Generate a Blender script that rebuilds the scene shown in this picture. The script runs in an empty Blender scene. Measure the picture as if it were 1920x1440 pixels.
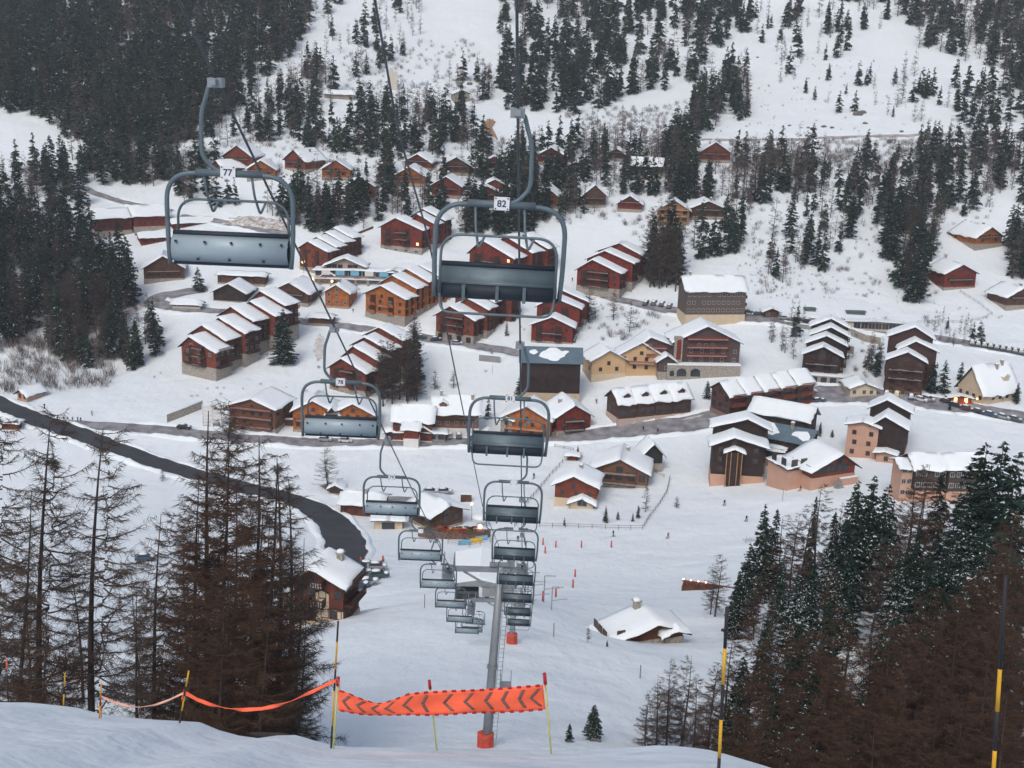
import bpy, math, random
import numpy as np
from mathutils import Matrix, Vector
C = bpy.context.scene.collection
SC = bpy.context.scene
R = math.radians
# ------------------------------------------------------------------ camera, sky, sun, exposure
F = 2200.0; PITCH = 16.0; ROLL = 1.6
CAMR = Matrix.Rotation(R(90-PITCH), 3, 'X') @ Matrix.Rotation(R(ROLL), 3, 'Z')
cd = bpy.data.cameras.new('camera'); cam = bpy.data.objects.new('camera', cd); C.objects.link(cam)
cd.sensor_width = 36; cd.lens = F/1920*36; cd.clip_start = 0.1; cd.clip_end = 6000
cam.matrix_world = CAMR.to_4x4(); SC.camera = cam
W = bpy.data.worlds.new('World'); SC.world = W; W.use_nodes = True
wn = W.node_tree; bg = wn.nodes['Background']
sky = wn.nodes.new('ShaderNodeTexSky'); sky.sky_type = 'NISHITA'; sky.sun_disc = False
SUN_EL, SUN_AZ = 48.0, 200.0
sky.sun_elevation = R(SUN_EL); sky.sun_rotation = R(SUN_AZ); sky.air_density = 1.0; sky.dust_density = 4.0; sky.ozone_density = 1.0
hs = wn.nodes.new('ShaderNodeHueSaturation'); hs.inputs['Saturation'].default_value = 1.05
wn.links.new(sky.outputs[0], hs.inputs['Color']); wn.links.new(hs.outputs[0], bg.inputs[0]); bg.inputs[1].default_value = 0.105
sl = bpy.data.lights.new('sun', 'SUN'); sl.energy = 0.8; sl.angle = R(25); sl.color = (1.0, .985, .96)
so = bpy.data.objects.new('sun', sl); C.objects.link(so)
_a = R(SUN_AZ); _e = R(SUN_EL)
sd = Vector((math.sin(_a)*math.cos(_e), math.cos(_a)*math.cos(_e), math.sin(_e)))   # direction to the sun
so.rotation_euler = sd.to_track_quat('Z', 'Y').to_euler()
SC.view_settings.view_transform = 'Standard'; SC.view_settings.look = 'None'; SC.view_settings.gamma = 1
SC.view_settings.exposure = 0.38
SC.render.engine = 'CYCLES'
SC.cycles.max_bounces = 5; SC.cycles.diffuse_bounces = 3; SC.cycles.volume_bounces = 0; SC.cycles.transparent_max_bounces = 6

def ray(px, py):
    d = CAMR @ Vector(((px-960)/F, -(py-720)/F, -1.0)); return d
def at(px, py, Y):
    d = ray(px, py); return d*(Y/d.y)
def mpp(p):      # metres per photo pixel at a point
    v = CAMR.transposed() @ Vector(p); return -v.z/F
def toscreen(p):
    v = CAMR.transposed() @ Vector(p); return (960+F*v.x/-v.z, 720-F*v.y/-v.z)

# ------------------------------------------------------------------ materials
MATS = {}
def mat(name, col, rough=.8, noise=None, scale=3.0, amt=.25, col2=None, bump=0, bscale=20., metal=0, emit=None, estr=0, stretch=None, detail=4, spec=.3):
    if name in MATS: return MATS[name]
    m = bpy.data.materials.new(name); m.use_nodes = True; nt = m.node_tree; b = nt.nodes['Principled BSDF']
    b.inputs['Roughness'].default_value = rough; b.inputs['Metallic'].default_value = metal
    b.inputs['Specular IOR Level'].default_value = spec
    c1 = (*col, 1)
    if col2 is None: col2 = tuple(max(0, c*(1-amt)) for c in col)
    tc = nt.nodes.new('ShaderNodeTexCoord'); mp = nt.nodes.new('ShaderNodeMapping')
    nt.links.new(tc.outputs['Object'], mp.inputs[0])
    if stretch: mp.inputs['Scale'].default_value = stretch
    n = nt.nodes.new('ShaderNodeTexNoise'); n.inputs['Scale'].default_value = scale; n.inputs['Detail'].default_value = detail
    nt.links.new(mp.outputs[0], n.inputs['Vector'])
    r = nt.nodes.new('ShaderNodeValToRGB'); r.color_ramp.elements[0].position = .35; r.color_ramp.elements[1].position = .65
    r.color_ramp.elements[0].color = (*col2, 1); r.color_ramp.elements[1].color = c1
    nt.links.new(n.outputs['Fac'], r.inputs[0]); nt.links.new(r.outputs[0], b.inputs['Base Color'])
    if bump:
        n2 = nt.nodes.new('ShaderNodeTexNoise'); n2.inputs['Scale'].default_value = bscale; n2.inputs['Detail'].default_value = 6
        nt.links.new(mp.outputs[0], n2.inputs['Vector'])
        bp = nt.nodes.new('ShaderNodeBump'); bp.inputs['Strength'].default_value = bump; bp.inputs['Distance'].default_value = .15
        nt.links.new(n2.outputs['Fac'], bp.inputs['Height']); nt.links.new(bp.outputs[0], b.inputs['Normal'])
    if emit:
        b.inputs['Emission Color'].default_value = (*emit, 1); b.inputs['Emission Strength'].default_value = estr
    MATS[name] = m; return m
def plank(name, col, col2, freq=2.2):
    """timber cladding: horizontal board lines plus weathering"""
    if name in MATS: return MATS[name]
    m = mat(name, col, .85, scale=.6, col2=col2, detail=5); nt = m.node_tree; b = nt.nodes['Principled BSDF']
    src = b.inputs['Base Color'].links[0].from_socket
    tc = nt.nodes.new('ShaderNodeTexCoord'); w = nt.nodes.new('ShaderNodeTexWave'); w.bands_direction = 'Z'
    w.inputs['Scale'].default_value = freq; w.inputs['Distortion'].default_value = .6; w.inputs['Detail Scale'].default_value = 3
    nt.links.new(tc.outputs['Object'], w.inputs['Vector'])
    mx = nt.nodes.new('ShaderNodeMixRGB'); mx.blend_type = 'MULTIPLY'; mx.inputs[0].default_value = .45
    nt.links.new(src, mx.inputs[1]); nt.links.new(w.outputs['Color'], mx.inputs[2]); nt.links.new(mx.outputs[0], b.inputs['Base Color'])
    n = nt.nodes.new('ShaderNodeTexNoise'); n.inputs['Scale'].default_value = 9; mp = nt.nodes.new('ShaderNodeMapping'); mp.inputs['Scale'].default_value = (.2, .2, 3)
    nt.links.new(tc.outputs['Object'], mp.inputs[0]); nt.links.new(mp.outputs[0], n.inputs['Vector'])
    m2 = nt.nodes.new('ShaderNodeMixRGB'); m2.blend_type = 'OVERLAY'; m2.inputs[0].default_value = .5
    nt.links.new(mx.outputs[0], m2.inputs[1]); nt.links.new(n.outputs['Fac'], m2.inputs[2]); nt.links.new(m2.outputs[0], b.inputs['Base Color'])
    return m
def leafmat(name, col, col2, scale=.35, trans=0):
    """foliage: colour varies from clump to clump (per loose piece of the mesh)"""
    if name in MATS: return MATS[name]
    m = bpy.data.materials.new(name); m.use_nodes = True; nt = m.node_tree; b = nt.nodes['Principled BSDF']
    b.inputs['Roughness'].default_value = .9; b.inputs['Specular IOR Level'].default_value = .1
    g = nt.nodes.new('ShaderNodeNewGeometry'); r = nt.nodes.new('ShaderNodeValToRGB')
    r.color_ramp.elements[0].color = (*col2, 1); r.color_ramp.elements[1].color = (*col, 1)
    tc = nt.nodes.new('ShaderNodeTexCoord'); n = nt.nodes.new('ShaderNodeTexNoise'); n.inputs['Scale'].default_value = scale
    nt.links.new(tc.outputs['Object'], n.inputs['Vector'])
    oi = nt.nodes.new('ShaderNodeObjectInfo')
    a = nt.nodes.new('ShaderNodeMath'); a.operation = 'ADD'; nt.links.new(g.outputs['Random Per Island'], a.inputs[0]); nt.links.new(n.outputs['Fac'], a.inputs[1])
    a2 = nt.nodes.new('ShaderNodeMath'); a2.operation = 'MULTIPLY_ADD'; nt.links.new(oi.outputs['Random'], a2.inputs[0]); a2.inputs[1].default_value = .7; nt.links.new(a.outputs[0], a2.inputs[2])
    d = nt.nodes.new('ShaderNodeMath'); d.operation = 'MULTIPLY'; d.inputs[1].default_value = .45; nt.links.new(a2.outputs[0], d.inputs[0])
    nt.links.new(d.outputs[0], r.inputs[0]); nt.links.new(r.outputs[0], b.inputs['Base Color'])
    MATS[name] = m; return m

SNOW = mat('snow', (.835, .9, .925), .75, scale=.05, amt=.03, bump=.5, bscale=1.2, spec=.2)
_nt = SNOW.node_tree; _b = _nt.nodes['Principled BSDF']; _p = _b.inputs['Normal'].links[0].from_node; _tc = _nt.nodes.new('ShaderNodeTexCoord')
for _s, _d, _st in ((.13, 1.6, (1,1,1)), (.5, .5, (1,.25,1)), (4.5, .05, (1,1,1))):
    _m = _nt.nodes.new('ShaderNodeMapping'); _m.inputs['Scale'].default_value = _st; _m.inputs['Rotation'].default_value = (0,0,.5); _nt.links.new(_tc.outputs['Object'], _m.inputs[0])
    _n = _nt.nodes.new('ShaderNodeTexNoise'); _n.inputs['Scale'].default_value = _s; _n.inputs['Detail'].default_value = 5; _nt.links.new(_m.outputs[0], _n.inputs['Vector'])
    _q = _nt.nodes.new('ShaderNodeBump'); _q.inputs['Strength'].default_value = .55; _q.inputs['Distance'].default_value = _d
    _nt.links.new(_n.outputs['Fac'], _q.inputs['Height']); _nt.links.new(_p.outputs[0], _q.inputs['Normal']); _nt.links.new(_q.outputs[0], _b.inputs['Normal']); _p = _q
ROOFSNOW = mat('roof_snow', (.86, .915, .935), .75, scale=.5, amt=.03, bump=.3, bscale=2.0, spec=.2)
ROOFWOOD = mat('roof_edge', (.06, .04, .032), .8)
METALROOF = mat('grey_metal_roof', (.13, .19, .23), .5, scale=.4, amt=.2)
STONE = mat('stone_wall', (.42, .38, .33), .9, scale=1.8, col2=(.24, .21, .18), detail=8)
CREAM = mat('cream_render', (.62, .5, .36), .9, scale=.5, amt=.12)
PINK = mat('salmon_render', (.55, .33, .24), .9, scale=.4, amt=.12)
YELLOW = mat('yellow_render', (.6, .4, .22), .9, scale=.4, amt=.1)
WHITEW = mat('white_render', (.72, .7, .68), .9, scale=.4, amt=.1)
GREYW = mat('grey_concrete', (.3, .31, .32), .9, scale=.7, amt=.2)
REDW = plank('red_timber', (.28, .04, .026), (.14, .025, .018))
ORW = plank('orange_timber', (.56, .19, .05), (.34, .1, .03))
BRW = plank('brown_timber', (.17, .085, .05), (.09, .045, .03))
DKW = plank('dark_timber', (.055, .036, .032), (.03, .02, .019))
RUSTW = plank('rust_timber', (.28, .066, .034), (.15, .04, .024))
RAILW = mat('balcony_timber', (.07, .035, .025), .85, amt=.3)
RAILR = mat('balcony_red', (.25, .05, .035), .85, amt=.3)
PANE = mat('window_glass', (.035, .042, .052), .15, amt=.3, spec=.6)
FRAME = mat('window_frame', (.42, .38, .34), .8)
FRAMED = mat('window_frame_dark', (.1, .055, .035), .8)
LIT = mat('lit_window', (.8, .5, .2), .5, emit=(1, .55, .18), estr=3)
LAMP = mat('lamp_glow', (1, .7, .35), .5, emit=(1, .5, .15), estr=7)
ASPH = mat('asphalt', (.06, .063, .072), .85, scale=.25, col2=(.04, .042, .05), bump=.2)
SLUSH = mat('slushy_road', (.17, .165, .17), .8, scale=.35, col2=(.33, .33, .35), detail=8)
GRAVEL = mat('gravelly_earth', (.33, .25, .18), .95, scale=1.5, col2=(.7, .7, .72), detail=8)
DIRT = mat('bare_earth', (.3, .16, .09), .95, scale=1.1, col2=(.42, .3, .2), detail=8)
BARK = mat('bark', (.065, .05, .042), .9, scale=4, amt=.4)
TWIG = leafmat('larch_twigs', (.11, .082, .066), (.042, .033, .029))
TWIGR = leafmat('larch_twigs_rusty', (.105, .062, .041), (.028, .02, .017))
TWIGG = leafmat('bare_twigs_grey', (.17, .135, .12), (.07, .058, .054))
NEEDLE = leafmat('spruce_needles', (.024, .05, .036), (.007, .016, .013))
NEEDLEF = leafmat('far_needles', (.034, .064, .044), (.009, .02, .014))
NSNOW = mat('snow_on_needles', (.75, .78, .82), .8)
STEEL = mat('lift_steel', (.13, .175, .2), .5, scale=3, amt=.15, metal=.2)
CABLE = mat('lift_cable', (.11, .12, .13), .6)
PANEL = mat('seat_back_metal', (.33, .41, .455), .45, scale=2, amt=.08, metal=.1)
PAD = mat('seat_pad', (.03, .042, .055), .6, amt=.2)
PLATE = mat('number_plate', (.75, .77, .8), .6, amt=.05)
INK = mat('ink_blue', (.04, .06, .12), .7)
GALV = mat('galvanised_steel', (.3, .33, .35), .5, scale=1.5, amt=.15, metal=.3)
ORANGE = mat('orange_net', (1.0, .16, .075), .7, scale=6, amt=.08)
NETRED = mat('dark_red_tape', (.45, .03, .04), .7)
CHEV = mat('chevron_grey', (.22, .13, .12), .8)
POLEY = mat('yellow_pole', (.75, .42, .03), .6); POLEK = mat('black_pole', (.03, .03, .035), .6); BAMBOO = mat('bamboo', (.6, .6, .16), .7)
PADRED = mat('red_crash_pad', (.6, .09, .06), .7)
BLUE = mat('blue_panel', (.2, .5, .68), .4); REDS = mat('red_sign', (.6, .05, .05), .6); YEL = mat('yellow_panel', (.8, .5, .05), .6)
TYRE = mat('tyre', (.03, .03, .03), .9)
# ------------------------------------------------------------------ mesh helpers
class MB:
    def __init__(s): s.v = []; s.f = []; s.m = []
    def add(s, vs, fs, mi=0):
        o = len(s.v); s.v += [tuple(v) for v in vs]; s.f += [tuple(i+o for i in f) for f in fs]; s.m += [mi]*len(fs); return s
    def box(s, x0, y0, z0, x1, y1, z1, mi=0):
        return s.add([(x0,y0,z0),(x1,y0,z0),(x1,y1,z0),(x0,y1,z0),(x0,y0,z1),(x1,y0,z1),(x1,y1,z1),(x0,y1,z1)],
              [(3,2,1,0),(4,5,6,7),(0,1,5,4),(1,2,6,5),(2,3,7,6),(3,0,4,7)], mi)
    def prism(s, prof, y0, y1, mi=0):     # prof: list of (x,z) counter-clockwise seen from -Y
        n = len(prof)
        return s.add([(x,y0,z) for x,z in prof]+[(x,y1,z) for x,z in prof],
              [tuple(range(n)), tuple(range(2*n-1,n-1,-1))]+[(i,i+n,(i+1)%n+n,(i+1)%n) for i in range(n)], mi)
    def tube(s, pts, r, n=8, mi=0, cap=True):
        pts = [Vector(p) for p in pts]; k = len(pts); rs = r if isinstance(r, (list,tuple)) else [r]*k
        vs = []; up = Vector((0.13,.21,.97)).normalized(); pu = None
        for i,p in enumerate(pts):
            t = (pts[min(i+1,k-1)]-pts[max(i-1,0)]).normalized()
            a = (pu if pu is not None else (up if abs(t.dot(up))<.95 else Vector((1,0,0))))
            a = (a-t*a.dot(t)).normalized(); pu = a; b = t.cross(a)
            for j in range(n):
                an = 2*math.pi*j/n; vs.append(p+(a*math.cos(an)+b*math.sin(an))*rs[i])
        fs = [(i*n+j, i*n+(j+1)%n, (i+1)*n+(j+1)%n, (i+1)*n+j) for i in range(k-1) for j in range(n)]
        if cap: fs += [tuple(range(n-1,-1,-1)), tuple((k-1)*n+j for j in range(n))]
        return s.add(vs, fs, mi)
    def ell(s, c, r, mi=0, nu=10, nv=6):
        vs = [(c[0], c[1], c[2]-r[2])]
        for i in range(1,nv):
            ph = -math.pi/2+math.pi*i/nv
            for j in range(nu):
                th = 2*math.pi*j/nu; vs.append((c[0]+r[0]*math.cos(ph)*math.cos(th), c[1]+r[1]*math.cos(ph)*math.sin(th), c[2]+r[2]*math.sin(ph)))
        vs.append((c[0],c[1],c[2]+r[2])); e = len(vs)-1
        fs = [(0, 1+(j+1)%nu, 1+j) for j in range(nu)]
        for i in range(nv-2):
            for j in range(nu): a=1+i*nu; fs.append((a+j, a+(j+1)%nu, a+nu+(j+1)%nu, a+nu+j))
        a = 1+(nv-2)*nu; fs += [(a+j, a+(j+1)%nu, e) for j in range(nu)]
        return s.add(vs, fs, mi)
    def mesh(s, name, mats, smooth=False):
        me = bpy.data.meshes.new(name); me.from_pydata(s.v, [], s.f)
        for m in (mats if isinstance(mats,(list,tuple)) else [mats]): me.materials.append(m)
        if any(s.m): me.polygons.foreach_set('material_index', s.m)
        if smooth: me.polygons.foreach_set('use_smooth', [True]*len(s.f))
        me.update(); return me
    def build(s, name, mats, parent=None, smooth=False, loc=None, rot=None):
        return link(name, s.mesh(name, mats, smooth), parent, loc, rot)
def link(name, data, parent=None, loc=None, rot=None):
    o = bpy.data.objects.new(name, data); C.objects.link(o)
    if parent is not None: o.parent = parent
    if loc is not None: o.location = loc
    if rot is not None: o.rotation_euler = rot
    return o
def tag(o, label=None, cat=None, group=None, kind=None):
    if label: o['label'] = label
    if cat: o['category'] = cat
    if group: o['group'] = group
    if kind: o['kind'] = kind
    return o
def thing(name, label, cat, loc=(0,0,0), rz=0, group=None):
    o = link(name, None, None, loc, (0,0,rz)); o.empty_display_size = .5; return tag(o, label, cat, group)
def copy_tree(o, parent=None):
    c = o.copy(); C.objects.link(c); c.parent = parent
    for ch in KIDS.get(o.name, []): copy_tree_child(ch, c)
    return c
def copy_tree_child(o, parent):
    c = o.copy(); C.objects.link(c); c.parent = parent
    for ch in KIDS.get(o.name, []): copy_tree_child(ch, c)
KIDS = {}
def reg(o):                     # remember the children of a source thing once
    ks = [k for k in bpy.data.objects if k.parent == o]; KIDS[o.name] = ks
    for k in ks: reg(k)
def trimesh(name, V, mi, mats):     # V: (n,3,3) triangles
    n = len(V); me = bpy.data.meshes.new(name); me.vertices.add(n*3); me.vertices.foreach_set('co', V.astype(np.float32).ravel())
    me.loops.add(n*3); me.loops.foreach_set('vertex_index', np.arange(n*3, dtype=np.int32))
    me.polygons.add(n); me.polygons.foreach_set('loop_start', np.arange(0, n*3, 3, dtype=np.int32))
    for m in mats: me.materials.append(m)
    me.polygons.foreach_set('material_index', np.asarray(mi, dtype=np.int32)); me.update(calc_edges=True); return me

# ------------------------------------------------------------------ terrain height field
CP = [ # photo x, y and distance of points on the snow
(960,1195,125),(960,1125,150),(960,1005,262),(960,930,295),(960,830,335),(960,760,360),(960,640,405),(960,560,440),(960,480,480),(960,400,520),(960,300,580),(960,260,620),(960,100,760),(960,0,860),
(600,1165,182),(300,1200,150),(0,1200,160),(0,1090,200),(0,950,270),(0,765,350),(650,1010,255),(300,850,318),(300,760,350),(0,650,405),(300,690,385),(0,420,505),(0,240,600),(0,0,790),(300,560,440),(300,330,570),(500,100,730),(500,300,575),(560,640,405),(600,480,480),
(640,930,292),(740,830,335),(600,0,830),(760,1100,200),(1100,1110,200),
(1200,1205,145),(1600,1130,155),(1620,1210,128),(1920,1230,125),(1500,930,275),(1400,1010,250),(1920,900,290),(1920,770,345),(1920,640,405),(1920,500,475),(1920,260,610),(1920,0,830),(1300,930,288),(1400,830,325),(1400,640,400),(1400,400,515),(1400,262,612),(1400,0,850),(1600,600,420),(1650,740,355),(1200,760,352),(1200,560,440),
(1600,1560,82),(1920,1600,82),(1300,1440,82),(910,1412,80),(300,1480,80),(0,1480,80),(600,1430,82),
(-400,800,340),(-400,300,570),(-400,1200,160),(2320,760,350),(2320,300,580),(2320,1200,130)]
P = [tuple(at(*c)) for c in CP]
P += [(x, Y, -1.7-.74*Y) for x in (-60,-20,15,60) for Y in (45,)] + [(x,-60,40) for x in (-60,0,60)]
P += [(x, 1150, 190) for x in (-700,-250,250,700)] + [(x,1700,420) for x in (-900,0,900)]
P = np.array(P); PX, PY, PZ = P[:,0]/300, P[:,1]/300, P[:,2]
def _U(r2): return np.where(r2 > 1e-12, .5*r2*np.log(np.maximum(r2, 1e-12)), 0)
_n = len(P); K = _U((PX[:,None]-PX[None])**2+(PY[:,None]-PY[None])**2)+np.eye(_n)*.0004
Q = np.c_[np.ones(_n), PX, PY]; A = np.block([[K, Q],[Q.T, np.zeros((3,3))]])
SOL = np.linalg.solve(A, np.r_[PZ, 0,0,0])
def base_h(x, y):
    x = np.asarray(x, float)/300; y = np.asarray(y, float)/300; z = SOL[_n]+SOL[_n+1]*x+SOL[_n+2]*y
    for i in range(_n): z = z+SOL[i]*_U((x-PX[i])**2+(y-PY[i])**2)
    return z
LIPPX = [(-600,1310),(0,1317),(80,1316),(160,1325),(200,1337),(265,1344),(350,1349),(400,1352),(430,1372),(500,1382),(540,1374),(570,1377),(600,1388),(640,1398),(820,1400),(1030,1404),(1230,1392),(1290,1398),(1330,1404),(1440,1438),(1600,1500),(2300,1650)]
LP = np.array([tuple(at(px, py, 25.0)) for px,py in LIPPX])
_rs = np.random.RandomState(5); _ph = _rs.uniform(0, 6.28, (24,2)); _fr = _rs.uniform(-1,1,(24,2))
def wob(x, y, s, k0=0, k=8):
    z = 0
    for i in range(k0, k0+k): z = z+np.sin(x*_fr[i,0]*s+y*_fr[i,1]*s+_ph[i,0])
    return z/k
def Hraw(x, y):
    x = np.asarray(x, float); y = np.asarray(y, float)
    b = base_h(x, y)+wob(x,y,.06)*1.6*np.clip((y-90)/150,0,1)+wob(x,y,.35,8)*.35*np.clip((y-60)/60,0,1)+wob(x,y,1.1,16)*.1
    xs = x*25/np.maximum(y, 12)*.5+x*.5
    fg = np.interp(x, LP[:,0], LP[:,2])+.575*(25-y)+wob(x,y,.9,3)*.06+wob(x,y,2.6,12)*.03
    w = np.clip((y-24.6-wob(x,y,.8,5)*.5)/14, 0, 1); w = 1-(1-w)**1.8
    return fg*(1-w)+b*w
GY = np.concatenate([np.linspace(-30,14,40), np.linspace(14.5,50,150), np.linspace(51,200,180), np.linspace(201.5,640,300), np.linspace(645,1150,110), np.linspace(1180,1900,22)])
tt = np.linspace(-1,1,430); GX = 90*tt+620*tt**3+340*tt**7
HX, HY = np.meshgrid(GX, GY); HZ = Hraw(HX, HY)
def H(x, y):
    j = min(max(int(np.searchsorted(GX, x))-1, 0), len(GX)-2); i = min(max(int(np.searchsorted(GY, y))-1, 0), len(GY)-2)
    u = (x-GX[j])/(GX[j+1]-GX[j]); v = (y-GY[i])/(GY[i+1]-GY[i])
    return float((HZ[i,j]*(1-u)+HZ[i,j+1]*u)*(1-v)+(HZ[i+1,j]*(1-u)+HZ[i+1,j+1]*u)*v)
YS = np.concatenate([np.linspace(40,300,260), np.linspace(301,1200,600)])
def gnd(px, py):
    """where the line of sight through a photo pixel meets the snow"""
    d = ray(px, py); k = YS/d.y; x = d.x*k; z = d.z*k
    j = np.clip(np.searchsorted(GX, x)-1, 0, len(GX)-2); i = np.clip(np.searchsorted(GY, YS)-1, 0, len(GY)-2)
    u = (x-GX[j])/(GX[j+1]-GX[j]); v = (YS-GY[i])/(GY[i+1]-GY[i])
    h = (HZ[i,j]*(1-u)+HZ[i,j+1]*u)*(1-v)+(HZ[i+1,j]*(1-u)+HZ[i+1,j+1]*u)*v
    hit = np.nonzero(h > z)[0]; hit = hit[hit > 0]
    if len(hit) == 0: q = at(px, py, 1000); return Vector((q.x, q.y, H(q.x, q.y)))
    a = hit[0]; g0 = z[a-1]-h[a-1]; g1 = h[a]-z[a]; t = g0/(g0+g1) if g0+g1 > 0 else 0
    Y = YS[a-1]+(YS[a]-YS[a-1])*t; q = at(px, py, Y); return Vector((q.x, q.y, H(q.x, q.y)))
def build_ground():
    ny, nx = HX.shape; me = bpy.data.meshes.new('snow_ground')
    co = np.stack([HX, HY, HZ], -1).reshape(-1,3); me.vertices.add(len(co)); me.vertices.foreach_set('co', co.astype(np.float32).ravel())
    i, j = np.meshgrid(np.arange(ny-1), np.arange(nx-1), indexing='ij'); a = (i*nx+j).ravel()
    q = np.stack([a, a+1, a+nx+1, a+nx], -1).astype(np.int32); me.loops.add(q.size); me.loops.foreach_set('vertex_index', q.ravel())
    me.polygons.add(len(q)); me.polygons.foreach_set('loop_start', np.arange(0, q.size, 4, dtype=np.int32)); me.polygons.foreach_set('use_smooth', np.ones(len(q), bool))
    me.materials.append(SNOW); me.update(calc_edges=True); return tag(link('snow_ground', me), 'white snow covering the slopes and the valley floor', 'ground', kind='structure')
build_ground()
def ribbon(name, pts, width, m, label, cat, lift=.18, wpx=False, n=None, kind='structure', banks=1.0):
    """a road draped on the ground along points given in the photo"""
    P3 = [gnd(*p[:2]) for p in pts]; ws = [p[2] if len(p) > 2 else width for p in pts]
    X = np.array([p.x for p in P3]); Y = np.array([p.y for p in P3]); s = np.r_[0, np.cumsum(np.hypot(np.diff(X), np.diff(Y)))]
    n = n or max(8, int(s[-1]/1.6)); t = np.linspace(0, s[-1], n)
    def sm(v):
        r = np.interp(t, s, v); k = 5
        e = np.r_[[r[0]]*k, r, [r[-1]]*k]; r2 = np.convolve(e, np.ones(2*k+1)/(2*k+1), 'valid'); return r2
    x = sm(X); y = sm(Y); w = np.interp(t, s, ws); dx = np.gradient(x); dy = np.gradient(y); l = np.hypot(dx, dy)+1e-9
    nx_, ny_ = -dy/l, dx/l; b = MB(); K_ = 7; vs = []
    for i in range(n):
        for k in range(K_):
            q = (k/(K_-1)-.5)*w[i]; q += .25*math.sin(i*.9+k) if k in (0, K_-1) else 0
            a, c = x[i]+nx_[i]*q, y[i]+ny_[i]*q
            hs = max(H(a+u, c+v) for u, v in ((0,0),(.7,0),(-.7,0),(0,.7),(0,-.7)))
            vs.append((a, c, hs+lift))
    b.add(vs, [(i*K_+k, i*K_+k+1, (i+1)*K_+k+1, (i+1)*K_+k) for i in range(n-1) for k in range(K_-1)])
    road = tag(b.build(name, m, None, True), label, cat, kind=kind)
    if banks:
        for sg in (-1, 1):
            vs = []; sect = ((-.5,.0),(0,.4),(.5,.75),(1.1,.5),(1.9,-.25))
            for i in range(n):
                hh = banks*(.7+.35*math.sin(i*.37+sg)+.25*math.sin(i*1.13+2*sg)+.2*math.sin(i*2.7)); hh *= min(1, max(0, i-5)/9, max(0, n-6-i)/9)
                for (q, z) in sect:
                    q = w[i]/2+q+.3*math.sin(i*.61+sg*2+q); a, c = x[i]+nx_[i]*q*sg, y[i]+ny_[i]*q*sg; vs.append((a, c, H(a, c)+lift*.5+(z*hh if z > 0 else z)+(.0 if z else .02)-(.6 if i < 6 or i > n-7 else 0)))
            b2 = MB(); b2.add(vs, [((i*5+k, i*5+k+1, (i+1)*5+k+1, (i+1)*5+k) if sg > 0 else (i*5+k, (i+1)*5+k, (i+1)*5+k+1, i*5+k+1)) for i in range(n-1) for k in range(4)]); b2.build('snow_bank', SNOW, road, True)
    return road
# ------------------------------------------------------------------ roads, banks
ribbon('main_road', [(-160,695,7),(-60,733,7),(60,786,7.4),(200,836,7.4),(330,880,7.4),(450,914,7.6),(550,938,8),(606,962,8.6),(640,998,9.5),(652,1030,9.5),(640,1066,8),(600,1092,6),(520,1102,4.5),(440,1104,4)], 10, ASPH, 'wide dark asphalt road curving down past the larches', 'road', lift=.35)
ribbon('village_road', [(112,794,4),(150,798,6),(260,803,6),(400,818,6),(560,830,6),(720,832,5.5),(900,829,6),(1060,822,7),(1150,812,8),(1240,803,9),(1330,789,10),(1400,768,11),(1470,750,12),(1560,738,13),(1660,745,11),(1760,757,10),(1850,772,9),(1960,790,9)], 7, SLUSH, 'grey slushy road running through the middle of the village', 'road')
ribbon('side_road', [(600,905,3.5),(650,932,4),(700,937,4),(800,938,4)], 4, SLUSH, 'short slushy lane leaving the wide asphalt road', 'road')
ribbon('upper_lane', [(540,600,4),(600,607,4.5),(680,617,5),(760,628,5),(860,645,5.5),(930,655,5),(1000,668,4)], 5, SLUSH, 'narrow lane crossing between the red apartment blocks', 'road')
ribbon('hillside_road', [(1120,553,4),(1200,572,5),(1270,585,6),(1350,592,6.5),(1430,600,7),(1520,605,7),(1600,612,6),(1700,625,6),(1800,642,6),(1960,668,6)], 6, SLUSH, 'road passing below the long brown block with the snowy roof', 'road')
ribbon('lane_bend', [(400,540,4),(330,552,6),(275,562,8),(300,575,7),(380,583,4),(440,585,3)], 5, SLUSH, 'hairpin bend of a cleared lane left of the terraced red block', 'road')
ribbon('high_road', [(1180,266,3),(1300,264,4),(1450,263,4),(1600,258,4),(1740,254,4),(1960,252,4)], 4, mat('thawed_road', (.3,.27,.26), .9, scale=.2, col2=(.5,.48,.48)), 'thin thawed road crossing the hillside above the chalets', 'road')
ribbon('bank_lane', [(330,405,3),(390,412,3.5),(450,423,4),(520,438,4),(560,440,4)], 4, SLUSH, 'lane curving below the stony bank', 'road')
ribbon('forest_track', [(150,350,4),(190,368,4),(240,382,4),(330,398,3)], 4, SLUSH, 'dark track coming out of the forest above the long red building', 'road')
def patch(name, outline, m, label, cat, lift=.3, kind='structure', n=26):
    """a patch of ground seen through the snow, bounded by points in the photo"""
    P3 = [gnd(*p) for p in outline]; cx = sum(p.x for p in P3)/len(P3); cy = sum(p.y for p in P3)/len(P3); b = MB(); vs = []; m_ = len(P3)*6
    ring = []
    for i in range(m_):
        k = i/6; a = P3[int(k) % len(P3)]; c = P3[(int(k)+1) % len(P3)]; q = a.lerp(c, k-int(k)); f = 1+.08*math.sin(i*2.3)+.05*math.sin(i*5.1); ring.append((cx+(q.x-cx)*f, cy+(q.y-cy)*f))
    for r in range(7):
        for (x, y) in ring:
            t = r/6; X = cx+(x-cx)*t; Y = cy+(y-cy)*t; vs.append((X, Y, H(X, Y)+lift*(1-t**4)+.02*(r)))
    b.add(vs, [(r*m_+i, r*m_+(i+1)%m_, (r+1)*m_+(i+1)%m_, (r+1)*m_+i) for r in range(6) for i in range(m_)])
    return tag(b.build(name, m, None, True), label, cat, kind=kind)
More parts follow.
